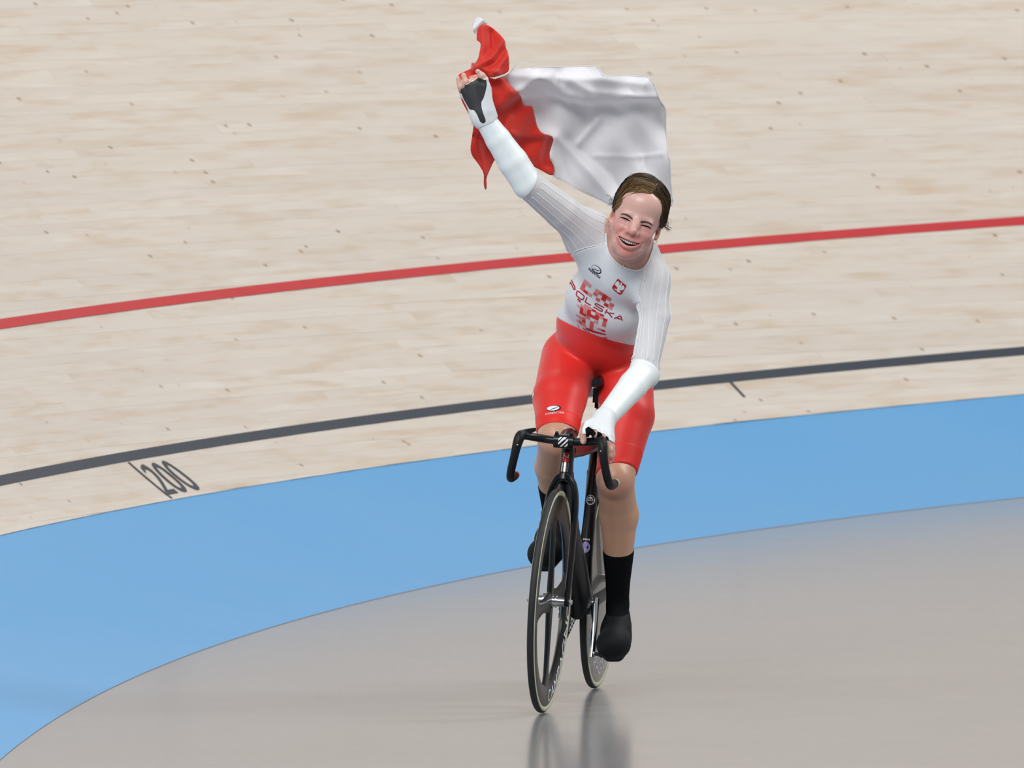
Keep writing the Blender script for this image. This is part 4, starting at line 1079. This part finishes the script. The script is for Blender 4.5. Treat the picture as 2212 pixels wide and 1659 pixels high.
cring = bp('chainring', join([cr] + [box(BB + (.045 * math.cos(a), -.0415, .045 * math.sin(a)), (.030, .0018, .008), ((math.cos(a), 0, math.sin(a)), (0, 1, 0), (-math.sin(a), 0, math.cos(a)))) for a in np.linspace(0, 2 * math.pi, 5, endpoint=False)]), M['matte'], label='black chainring')
# chain: links along the loop around ring and sprocket
rc_, rs_ = .1125, .032; cc = np.array([BB[0], BB[2]]); cs = np.array([0, WR]); dv_ = cc - cs; D_ = np.linalg.norm(dv_); th0 = math.atan2(dv_[1], dv_[0]); ph = math.acos((rc_ - rs_) / D_)
loop = []
for a in np.linspace(th0 + math.pi - ph, th0 - math.pi + ph, 52): loop.append(cc + rc_ * np.array([math.cos(a), math.sin(a)]))
l0 = loop[-1]; s0 = cs + rs_ * np.array([math.cos(th0 - math.pi + ph), math.sin(th0 - math.pi + ph)])
loop += [l0 + (s0 - l0) * u for u in np.linspace(0, 1, 34)[1:]]
for a in np.linspace(th0 - math.pi + ph, th0 - math.pi - ph, 10)[1:]: loop.append(cs + rs_ * np.array([math.cos(a), math.sin(a)]))
l1, f0 = loop[-1], loop[0]; loop += [l1 + (f0 - l1) * u for u in np.linspace(0, 1, 34)[1:-1]]
lp = np.array(loop); seglen = np.r_[0, np.cumsum(np.linalg.norm(np.diff(np.vstack([lp, lp[:1]]), axis=0), axis=1))]; nl = int(seglen[-1] / .0127)
lx = [np.interp(i * seglen[-1] / nl, seglen, np.r_[lp[:, k], lp[0, k]]) for k in (0, 1) for i in range(nl)]; lk = np.array(lx).reshape(2, nl).T
cp = []
for i in range(nl):
    a, b = lk[i], lk[(i + 1) % nl]; c = (a + b) / 2; t = (b - a) / np.linalg.norm(b - a); w_ = .0042 if i % 2 else .0026
    for sg in (-1, 1): cp.append(box((c[0], -.0415 + w_ * sg, c[1]), (.0075, .0008, .0042), ((t[0], 0, t[1]), (0, 1, 0), (-t[1], 0, t[0]))))
ch = bp('chain', join(cp), M['chain'], smooth=False, label='steel roller chain'); ch['kind'] = 'stuff'
# seat tube decals
def st_decal(vf, z0, hgt, wid, m, name, label=None, tilt=0):
    v, f = vf; V = []
    fpts = np.array([(.385, .290), (.345, .42), (.318, .53), (.300, .64), (.272, .76), (.256, .815)]); 
    for u, w in v:
        z = z0 + (w - .5) * hgt; x = np.interp(z, fpts[:, 1], fpts[:, 0]); r1 = np.interp(z, [.29, .42, .53, .64, .76], [.040, .030, .026, .026, .028]); r2 = np.interp(z, [.29, .42, .53, .64, .76], [.033, .022, .019, .018, .0175])
        l = (u - .5) * wid + .002; an = math.asin(max(-.99, min(.99, l / r2)))
        V.append((x + r1 * math.cos(an) * .985 + .0012, l, z + r1 * math.cos(an) * .17))
    return mk(name, V, f, m, bike, world=False, smooth=False, label=label)
def disc2(n=24, r=.5, r0=0):
    V = [(.5 + r * math.cos(a), .5 + r * math.sin(a)) for a in np.linspace(0, 2 * math.pi, n, endpoint=False)]
    if r0 == 0: return np.array(V + [(.5, .5)]), [(i, (i + 1) % n, n) for i in range(n)]
    V += [(.5 + r0 * math.cos(a), .5 + r0 * math.sin(a)) for a in np.linspace(0, 2 * math.pi, n, endpoint=False)]
    return np.array(V), [(i, (i + 1) % n, n + (i + 1) % n, n + i) for i in range(n)]
st_decal(disc2(28, .5, .45), .594, .030, .026, M['pwhite'], 'frame_decal', 'white ring badge')
vv = [(.08, .42), (.92, .42), (.86, .25), (.72, .13), (.5, .08), (.28, .13), (.14, .25)]
st_decal((np.array(vv), [tuple(range(7))]), .594, .030, .026, mat('grey_decal', (.25, .25, .27), .4), 'frame_decal')
t_ = text_mesh('RUCH', .01); st_decal(subdivide2(*t_, .1), .5945, .0070, .0235, M['pwhite'], 'frame_decal', 'white badge lettering')
vv = [(.2, .72), (.5, .84), (.8, .72), (.65, .64), (.35, .64)]
st_decal((np.array(vv), [tuple(range(5))]), .594, .030, .026, M['pwhite'], 'frame_decal')
st_decal(disc2(28), .452, .034, .025, M['holo'], 'frame_decal', 'shimmering violet oval sticker')
bx = np.array([(0, .44), (1, .44), (1, .54), (0, .54)]); st_decal((bx, [(0, 1, 2, 3)]), .4525, .034, .0255, M['navy'], 'frame_decal')
for q in range(6):
    st_decal((np.array([(q / 6, 0), (q / 6 + .11, 0), (q / 6 + .11, 1), (q / 6, 1)]), [(0, 1, 2, 3)]), .4755, .0048, .021, M['pwhite'], 'frame_decal')

# ------------------------------------------------------------------ printed marks on the clothing
def bvh_of(o):
    me = o.data; n = len(me.vertices); co = np.zeros(n * 3, dtype=np.float32); me.vertices.foreach_get('co', co); co = co.reshape(-1, 3)
    mw = np.array(MW[rider.name]); co = co @ mw[:3, :3].T + mw[:3, 3]
    return BVHTree.FromPolygons([Vector(v) for v in co], [p.vertices[:] for p in me.polygons])
def fill(poly):
    """triangulate a 2d polygon"""
    pv = [Vector((float(a), float(b))) for a, b in poly]; n = len(pv)
    r = delaunay_2d_cdt(pv, [(i, (i + 1) % n) for i in range(n)], [], 1, 1e-5)
    return np.array([v[:] for v in r[0]]), [tuple(f) for f in r[2]]
def decal(name, V2, F2, bv, m, parent, off=.0008, step=4.0, label=None):
    V2, F2 = subdivide2(V2, F2, step); out = []; last = None
    for px, py in V2:
        h = bv.ray_cast(CAM, ray(px, py))
        if h[0] is None:
            h = bv.find_nearest(P(px, py, .45)) if last is None else bv.find_nearest(last)
        last = h[0]; n_ = h[1]
        if n_.dot(Vector((0, 1, 0))) > 0: n_ = -n_
        out.append(h[0] + n_ * off)
    return mk(name, out, F2, m, parent, smooth=True, label=label)
jb = bvh_of(jersey); sb = bvh_of(shorts)
def ZA(p): return (1220 + p[0] * .07233, 560 + p[1] * .07233)
def ZB(p): return (1220 + p[0] * .07233, 640 + p[1] * .07233)
A_ = [('pink3', [(600, 590), (800, 770), (765, 860), (545, 690)]), ('pink2', [(545, 690), (632, 775), (590, 900), (550, 965), (450, 880)]), ('pink1', [(600, 900), (705, 975), (660, 1050), (550, 960)]),
      ('pink3', [(705, 985), (825, 1050), (795, 1135), (665, 1055)]), ('pink3', [(930, 870), (1045, 945), (1000, 1035), (885, 975)]), ('pink2', [(885, 975), (1000, 1035), (955, 1115), (835, 1040)]),
      ('pink2', [(1045, 945), (1165, 1020), (1130, 1095), (1010, 1035)]), ('pink1', [(1165, 1020), (1285, 1095), (1200, 1275), (1080, 1190)]), ('pink2', [(1285, 1105), (1400, 1170), (1360, 1255), (1250, 1190)]),
      ('pink2', [(950, 1130), (1065, 1195), (1030, 1280), (920, 1215)]), ('pink1', [(1195, 1285), (1315, 1355), (1275, 1440), (1160, 1365)]), ('pink2', [(1365, 1290), (1480, 1350), (1435, 1440), (1325, 1370)]),
      ('pink3', [(1325, 1370), (1435, 1440), (1400, 1525), (1280, 1440)]), ('pink1', [(390, 1155), (480, 1230), (470, 1310), (380, 1215)])]
B_ = [('pink3', [(375, 225), (460, 310), (440, 345), (380, 290)]), ('pink3', [(480, 215), (560, 290), (600, 225), (815, 350), (790, 430), (690, 380), (645, 540), (548, 480), (558, 370), (470, 310)]),
      ('pink1', [(465, 315), (555, 370), (550, 480), (645, 545), (620, 620), (440, 500)]), ('pink1', [(690, 380), (790, 435), (780, 525), (890, 590), (920, 530), (1040, 590), (1000, 730), (650, 560)]),
      ('pink1', [(820, 365), (940, 430), (910, 485), (800, 430)]), ('pink2', [(930, 440), (1055, 505), (1030, 570), (915, 520)]), ('pink1', [(1060, 505), (1180, 560), (1160, 620), (1040, 570)]),
      ('pink3', [(1040, 590), (1160, 635), (1140, 690), (1020, 650)]), ('pink1', [(1160, 640), (1285, 690), (1260, 760), (1140, 705)]), ('pink2', [(1140, 715), (1255, 760), (1220, 920), (1110, 880)]),
      ('pink2', [(650, 570), (760, 630), (745, 700), (635, 640)]), ('pink3', [(430, 560), (525, 610), (530, 690), (430, 690)]), ('pink2', [(525, 610), (640, 660), (620, 725), (525, 685)]),
      ('pink1', [(525, 690), (620, 735), (610, 800), (525, 755)]), ('pink2', [(430, 700), (525, 755), (520, 860), (430, 800)]), ('pink3', [(525, 770), (610, 810), (620, 930), (525, 870)]),
      ('pink2', [(760, 725), (870, 775), (840, 1010), (735, 960)]), ('pink3', [(880, 715), (1000, 745), (980, 820), (870, 780)]), ('pink3', [(340, 520), (440, 600), (430, 650), (345, 570)]),
      ('pink3', [(350, 680), (430, 760), (430, 800), (360, 740)]), ('dred', [(625, 920), (850, 1020), (1230, 1130), (1225, 1160), (850, 1080), (640, 980)]), ('pink3', [(975, 935), (1095, 975), (1075, 1020), (975, 990)]),
      ('pink1', [(1095, 980), (1215, 1020), (1210, 1075), (1085, 1030)]), ('dred', [(540, 920), (640, 1000), (650, 1040), (545, 960)]), ('pink3', [(650, 1010), (740, 1040), (750, 1090), (650, 1060)]),
      ('pink3', [(375, 830), (450, 900), (440, 950), (385, 890)]), ('pink2', [(1130, 1222), (1250, 1215), (1270, 1280), (1140, 1240)])]
for m_, q in A_: decal('print_block', *fill([ZA(p) for p in q]), jb, M[m_], jersey)
for m_, q in B_: decal('print_block', *fill([ZB(p) for p in q]), jb, M[m_], jersey)
def warp_text(txt, base, up_, bold, slant=0):
    v, f = text_mesh(txt, bold); v, f = subdivide2(v, f, .06); b = np.array(base, float); u_ = np.array(up_, float); t = np.linspace(0, 1, len(b))
    v = np.array(v); uu = np.clip(v[:, 0], 0, 1)
    sb_ = spline(b, 200); su = spline(u_, 200); k = (uu * 199).astype(int)
    return sb_[k] + su[k] * v[:, 1:2], f
def stroke_letters(word, base, up_, w):
    L = {'P': [[(.02, 0), (.02, .94), (.80, .94), (.95, .78), (.95, .56), (.80, .40), (.18, .40)]], 'O': [[(.18, .94), (.82, .94), (.97, .78), (.97, .20), (.82, .05), (.18, .05), (.03, .20), (.03, .78), (.18, .94)]],
         'L': [[(.05, 1), (.05, .06), (.95, .06)]], 'S': [[(.98, .94), (.20, .94), (.05, .82), (.05, .64), (.20, .52), (.80, .48), (.95, .36), (.95, .18), (.80, .06), (.02, .06)]],
         'K': [[(.06, 0), (.06, 1)], [(.12, .50), (.40, .50), (.98, .98)], [(.40, .50), (1.0, .02)]], 'A': [[(.0, 0), (.52, .96), (1.0, 0)], [(.28, .24), (.78, .24)]]}
    V, F = [], []; n = len(word); sb_ = spline(base, 400); su = spline(up_, 400)
    def at(u, v):
        k = int(max(0, min(.9999, u)) * 399); return sb_[k] + su[k] * v
    for i, ch in enumerate(word):
        for pl in L[ch]:
            q = []
            for a, b in zip(pl[:-1], pl[1:]):
                m = 6
                for t in range(m): q.append((a[0] + (b[0] - a[0]) * t / m, a[1] + (b[1] - a[1]) * t / m))
            q.append(pl[-1]); p = np.array([at((i + .08 + .80 * a) / n, b) for a, b in q]); b0 = len(V)
            for j in range(len(p)):
                t = p[min(j + 1, len(p) - 1)] - p[max(j - 1, 0)]; t = t / (np.linalg.norm(t) + 1e-9); nn = np.array([-t[1], t[0]]) * w; V += [p[j] + nn, p[j] - nn]
            for j in range(len(p) - 1): F += [(b0 + 2 * j, b0 + 2 * j + 1, b0 + 2 * j + 3), (b0 + 2 * j, b0 + 2 * j + 3, b0 + 2 * j + 2)]
    return np.array(V), F
decal('print_lettering', *stroke_letters('POLSKA', [(1231.0, 612), (1243, 636), (1262, 651), (1280, 662), (1304, 676), (1325, 687), (1347, 693)], [(1.3, -12.5), (3, -12), (4.3, -10.5), (5, -10), (5, -10), (5, -9), (5, -9)], 1.15), jb, M['dred'], jersey, off=.0012, label='dark red lettering across the chest')
decal('print_lettering', *warp_text('PARENTINI', [(1270.4, 582.0), (1282.5, 592.0), (1294.6, 602)], [(3.2, -4.4)] * 3, .02), jb, M['navy'], jersey, off=.0010, step=2.5, label='small dark lettering')
def ell_ring(c, a, b, ang, thick, n=36, shift=(0, 0), inner=None):
    ca, sa = math.cos(ang), math.sin(ang); V = []
    for i in range(n):
        t = 2 * math.pi * i / n; V.append((c[0] + a * math.cos(t) * ca - b * math.sin(t) * sa, c[1] + a * math.cos(t) * sa + b * math.sin(t) * ca))
    for i in range(n):
        t = 2 * math.pi * i / n; x, y = (a - thick) * math.cos(t) + shift[0], (b - thick) * math.sin(t) + shift[1]; V.append((c[0] + x * ca - y * sa, c[1] + x * sa + y * ca))
    F = []
    for i in range(n): j = (i + 1) % n; F += [(i, j, n + j), (i, n + j, n + i)]
    return np.array(V), F
def ribbon(pts, w):
    p = spline(pts, 14); V = []; F = []
    for i in range(14):
        t = p[min(i + 1, 13)] - p[max(i - 1, 0)]; t /= np.linalg.norm(t); n_ = np.array([-t[1], t[0]]) * w * (.4 + .6 * math.sin(math.pi * i / 13)); V += [p[i] + n_, p[i] - n_]
    for i in range(13): F += [(2 * i, 2 * i + 1, 2 * i + 3), (2 * i, 2 * i + 3, 2 * i + 2)]
    return np.array(V), F
decal('print_emblem', *ell_ring((1288.7, 581.7), 12.3, 7.2, .70, 1.5, shift=(-1.0, -.25)), jb, M['navy'], jersey, off=.0010, step=3, label='dark oval emblem')
decal('print_emblem', *ribbon([(1281, 581.5), (1284.5, 580.5), (1289, 583.5), (1293, 584.8), (1296, 583)], .8), jb, M['navy'], jersey, off=.0010, step=3)
sh_ = [(1585, 570), (1850, 790), (1715, 1015), (1690, 1045), (1640, 1050), (1545, 995), (1425, 875), (1412, 830)]
ctr = np.array([1630, 810.]); decal('crest', *fill([ZA(ctr + (np.array(p) - ctr) * 1.07) for p in sh_]), jb, M['pwhite'], jersey, off=.0007)
crest = decal('crest', *fill([ZA(p) for p in sh_]), jb, M['redpaint'], jersey, off=.0011, label='red shield with white eagle')
eg = [(1500, 735), (1525, 690), (1565, 655), (1610, 655), (1640, 695), (1632, 752), (1662, 768), (1668, 720), (1690, 690), (1722, 705), (1712, 735), (1700, 790), (1688, 825), (1720, 785), (1755, 775), (1785, 815), (1782, 865), (1745, 915), (1735, 895), (1715, 940), (1705, 905), (1680, 935), (1665, 900), (1640, 930), (1690, 985), (1625, 985), (1590, 965), (1555, 985), (1565, 930), (1500, 900), (1475, 850), (1525, 880), (1580, 895), (1560, 860), (1590, 840), (1530, 815), (1565, 805), (1505, 770)]
decal('crest', *fill([ZA(p) for p in eg]), jb, M['pwhite'], jersey, off=.0015, step=3)
decal('crest', *fill([ZA(p) for p in [(1670, 690), (1685, 665), (1700, 680), (1720, 670), (1722, 700)]]), jb, M['gold'], jersey, off=.0017, step=3)
# shorts
decal('print_emblem', *ell_ring((1196.2, 882.8), 15.6, 6.3, -.10, 6.2), sb, M['navy'], shorts, off=.0017, step=4, label='oval emblem')
decal('print_emblem', *fill([(1196.2 - 1.2 + 13.2 * math.cos(t) * .995 + 5 * math.sin(t) * .1, 882.8 - .1 - 13.2 * math.cos(t) * .1 + 5.0 * math.sin(t)) for t in np.linspace(0, 6.283, 30, endpoint=False)]), sb, M['pwhite'], shorts, off=.0021)
decal('print_emblem', *ribbon([(1188, 888), (1192, 885), (1198, 883), (1203, 881.5), (1205.5, 878)], .7), sb, M['navy'], shorts, off=.0025, step=3)
decal('print_lettering', *warp_text('PARENTINI', [(1178.6, 898), (1188, 895.8), (1198, 894.6), (1208, 894.0), (1217.2, 894.6)], [(.6, -4.4)] * 5, .0), sb, M['pwhite'], shorts, off=.0018, step=2.5, label='small white lettering')
ZC = lambda p: (1130 + p[0] * .06027, 840 + p[1] * .06027)
decal('print_stripe', *fill([ZC(p) for p in [(325, 135), (398, 95), (405, 190), (335, 335), (300, 520), (290, 520), (318, 330), (352, 195), (300, 215)]]), sb, M['pwhite'], shorts, off=.0010)
decal('print_stripe', *fill([(1153.5, 824), (1155.5, 828), (1155, 836), (1153.5, 833)]), sb, M['pwhite'], shorts, off=.0010)

# ribs of the sheer sleeves
def ribs(sleeve, a, b, n, t0, t1, phase):
    bv = bvh_of(sleeve); a, b = Vector(a), Vector(b); ax = (b - a).normalized(); e1 = ax.cross(Vector((0, 1, 0))).normalized(); e2 = ax.cross(e1)
    for q in range(n):
        ph = phase + 2 * math.pi * q / n; pts = []
        for u in np.linspace(t0, t1, 34):
            c = a.lerp(b, u); d = e1 * math.cos(ph) + e2 * math.sin(ph); h = bv.ray_cast(c + d * .2, -d)
            if h[0] is not None and (h[0] - c).length < .085 and h[1].dot(d) > .3: pts.append(np.array(h[0] + d * .0003))
            elif len(pts) > 5: break
        if len(pts) > 6:
            pts = spline(pts[::2], 40); mk('rib', *tube(pts, .0012, 6), M['rib'], sleeve)
ribs(sleeveR, shR, elR, 14, -.15, .99, .2); ribs(sleeveL, shL, elL, 14, -.1, .99, .0)

# ------------------------------------------------------------------ flag
fe = Matrix.Translation(P(1025, 175, .20)); flag = empty('flag', fe)
setup(flag, 'white and red cloth flag billowing from the raised hand', 'flag')
def cloth(name, color, trans):
    m = mat(name, color, .55, sheen=.3, trans=trans, bump=(1800, .12, .0004)); return m
M['fred'] = cloth('red_flag_cloth', (.74, .028, .012), .25); M['fwhite'] = cloth('white_flag_cloth', (.90, .90, .93), .30)
ZF = lambda p: (960 + p[0] * .25316, 20 + p[1] * .25316)
def sheet(poly, depth, step=4.5):
    pl = np.array([ZF(p) for p in poly]); pl = np.stack([pl * .82 + np.roll(pl, -1, 0) * .18, pl * .18 + np.roll(pl, -1, 0) * .82], 1).reshape(-1, 2); n = len(pl); bd = []
    for i in range(n):
        a, b = pl[i], pl[(i + 1) % n]; m = max(1, int(np.linalg.norm(b - a) / step))
        bd += [a + (b - a) * k / m for k in range(m)]
    bd = np.array(bd); lo, hi = pl.min(0), pl.max(0)
    gx, gy = np.meshgrid(np.arange(lo[0], hi[0], step), np.arange(lo[1], hi[1], step)); gx = gx + (np.arange(gx.shape[0]) % 2)[:, None] * step / 2
    q = np.stack([gx.ravel(), gy.ravel()], 1); d = poly_sdf(q[:, 0], q[:, 1], pl); q = q[d < -step * .5]
    pts = [Vector(p) for p in np.vstack([bd, q]).tolist()]; m = len(bd)
    r = delaunay_2d_cdt(pts, [(i, (i + 1) % m) for i in range(m)], [], 1, 1e-5)
    v2 = np.array([v[:] for v in r[0]]); Y = depth(v2[:, 0], v2[:, 1])
    return [np.array(P(x_, y_, float(y))) for (x_, y_), y in zip(v2, Y)], [tuple(f) for f in r[2]]
def dist_pl(x, y, pts):
    d = np.full(x.shape, 1e9); sg = np.zeros(x.shape); along = np.zeros(x.shape)
    p = np.array([ZF(q) for q in pts])
    for a, b in zip(p[:-1], p[1:]):
        e = b - a; t = np.clip(((x - a[0]) * e[0] + (y - a[1]) * e[1]) / (e @ e), 0, 1); dx, dy = x - a[0] - e[0] * t, y - a[1] - e[1] * t
        dd = np.hypot(dx, dy); cr = e[0] * (y - a[1]) - e[1] * (x - a[0]); m = dd < d; sg = np.where(m, np.sign(cr), sg); d = np.where(m, dd, d)
    return d, sg
def ridge(x, y, pts, amp, w): d, s = dist_pl(x, y, pts); return -amp * np.exp(-(d / w) ** 1.4)
def stepf(x, y, pts, amp, w):      # nearer on the upper side of a left-to-right line
    d, s = dist_pl(x, y, pts); return -amp * .5 * (1 + np.tanh(-d * s / w)) * np.exp(-(d / 260) ** 2)
def d_white(x, y):
    Y = .36 + .34 * np.clip((x - 1060) / 380, 0, 1.1) + .05 * (y - 150) / 290
    Y += stepf(x, y, [(640, 720), (690, 752), (860, 700), (1190, 800), (1500, 792), (1560, 772), (1840, 782)], .075, 5)
    Y += ridge(x, y, [(560, 560), (860, 590), (1340, 600), (1700, 640)], .030, 16) + ridge(x, y, [(640, 700), (760, 600), (900, 570)], .022, 9)
    Y += ridge(x, y, [(800, 570), (1010, 680), (1060, 760)], .022, 10) + ridge(x, y, [(1060, 610), (1240, 700), (1480, 730), (1800, 760)], .022, 12)
    Y += ridge(x, y, [(960, 1090), (1060, 1200), (1240, 1400), (1420, 1620)], .034, 16) - ridge(x, y, [(1060, 1120), (1230, 1260), (1420, 1400), (1500, 1500)], .020, 14)
    Y += ridge(x, y, [(900, 1260), (940, 1330), (940, 1440)], .020, 8) + ridge(x, y, [(1140, 1150), (1310, 950)], .016, 9)
    Y += ridge(x, y, [(1290, 1250), (1600, 1262), (1850, 1240)], .007, 4) + ridge(x, y, [(1680, 1260), (1690, 1500)], .007, 4) + ridge(x, y, [(1660, 830), (1680, 1200)], .010, 20)
    Y += .012 * np.sin(x / 23 + y / 31) + .008 * np.sin(x / 13 - y / 19)
    return Y
def d_red(x, y):
    Y = .315 + .16 * np.clip((x - 1040) / 150, -.3, 1.1) + .03 * (y - 160) / 200
    Y += stepf(x, y, [(380, 850), (480, 842), (560, 800), (650, 735)], .055, 4)
    Y += ridge(x, y, [(240, 520), (330, 600), (420, 760)], .03, 12) + ridge(x, y, [(420, 600), (520, 700), (620, 720)], .020, 10)
    Y += stepf(x, y, [(500, 1090), (700, 1105), (830, 1100), (945, 1085)], .030, 5) + ridge(x, y, [(560, 940), (540, 1040), (600, 1080)], .014, 9)
    Y += ridge(x, y, [(250, 960), (290, 1150), (340, 1400)], .022, 10) + ridge(x, y, [(850, 1110), (800, 1250), (860, 1380)], .012, 12)
    Y += .006 * np.sin(x / 11 + y / 17)
    return np.maximum(Y, .285)
def d_tuft(x, y):
    Y = .26 + .05 * (150 - y) / 100
    Y += ridge(x, y, [(260, 500), (400, 420), (490, 300), (510, 260)], .032, 7) + ridge(x, y, [(300, 440), (330, 300), (330, 140)], .022, 9)
    Y += ridge(x, y, [(410, 560), (480, 480), (540, 400)], .026, 8) - ridge(x, y, [(420, 330), (400, 200)], .018, 9) + ridge(x, y, [(270, 500), (340, 520), (460, 540)], .02, 6)
    return Y
red_poly = [(105, 590), (130, 550), (240, 500), (330, 520), (410, 600), (520, 580), (560, 650), (650, 730), (670, 825), (750, 825), (770, 900), (790, 1000), (830, 1060), (940, 1090), (890, 1250), (945, 1360), (925, 1430), (770, 1345), (600, 1270), (430, 1280), (400, 1340), (357, 1440), (362, 1520), (350, 1545), (336, 1500), (338, 1400), (290, 1320), (235, 1250), (220, 1190), (240, 1060), (250, 970), (200, 880), (150, 790), (120, 690), (105, 640)]
tuft = [(275, 265), (275, 200), (290, 150), (340, 120), (400, 150), (470, 210), (515, 260), (525, 330), (545, 370), (552, 430), (552, 525), (515, 552), (410, 585), (330, 560), (200, 600), (110, 590), (130, 550), (170, 535), (225, 515), (232, 455), (262, 460), (292, 410), (312, 300), (300, 280)]
white_poly = [(410, 600), (530, 560), (600, 510), (740, 500), (1000, 490), (1290, 487), (1330, 520), (1365, 565), (1550, 565), (1740, 578), (1790, 650), (1835, 770), (1885, 850), (1890, 1000), (1905, 1150), (1910, 1250), (1925, 1300), (1930, 1450), (1950, 1640), (1940, 1690), (1420, 1680), (1300, 1615), (1160, 1550), (1040, 1480), (925, 1430), (945, 1360), (890, 1250), (940, 1090), (830, 1060), (790, 1000), (770, 900), (750, 825), (670, 825), (650, 730), (560, 650), (520, 580)]
back_poly = [(700, 770), (1190, 780), (1290, 850), (1320, 940), (1240, 1040), (1140, 1150), (1050, 1115), (960, 1080), (830, 1050), (770, 900)]
tip = [(255, 85), (290, 65), (320, 80), (378, 122), (345, 124), (295, 155), (280, 205), (278, 262), (262, 222), (232, 150)]
def solid(o, t=.0009):
    md = o.modifiers.new('thickness', 'SOLIDIFY'); md.thickness = t; md.offset = 0; return o
solid(mk('red_panel', *join([sheet(red_poly, d_red), sheet(tuft, d_tuft, 4)]), M['fred'], flag))
solid(mk('white_panel', *join([sheet(white_poly, d_white), sheet(back_poly, lambda x, y: d_white(x, y) + .05 + .02 * np.sin(x / 20)), sheet(tip, lambda x, y: .262 + .05 * (150 - y) / 100 + .010 * np.sin((x + y) / 6), 3)]), M['fwhite'], flag))
cordp = [ZF(p) for p in [(540, 570), (575, 520), (605, 478), (650, 455), (700, 460), (722, 478)]]
mk('tie_cord', *tube(spline([tuple(P(a, b, .33)) for a, b in cordp], 24), .0011, 6), M['pwhite'], flag)
hemp = [ZF(p) for p in [(1740, 578), (1790, 650), (1835, 770), (1885, 850), (1890, 1000), (1905, 1150), (1910, 1250), (1925, 1300), (1930, 1450), (1950, 1640)]]
hs = spline(hemp, 60); mk('hem', *tube([np.array(P(a, b, float(d_white(np.array([a]), np.array([b]))[0]) - .001)) for a, b in hs], .0016, 6), M['fwhite'], flag)
hemp = [ZF(p) for p in [(740, 500), (1000, 490), (1290, 487), (1330, 520), (1365, 565), (1550, 565), (1740, 578)]]
hs = spline(hemp, 60); mk('hem', *tube([np.array(P(a, b, float(d_white(np.array([a]), np.array([b]))[0]) - .001)) for a, b in hs], .0013, 6), M['fwhite'], flag)
hemp = [ZF(p) for p in [(925, 1430), (1040, 1480), (1160, 1550), (1300, 1615), (1420, 1680)]]
hs = spline(hemp, 40); mk('hem', *tube([np.array(P(a, b, float(d_white(np.array([a]), np.array([b]))[0]) - .001)) for a, b in hs], .0013, 6), M['fwhite'], flag)
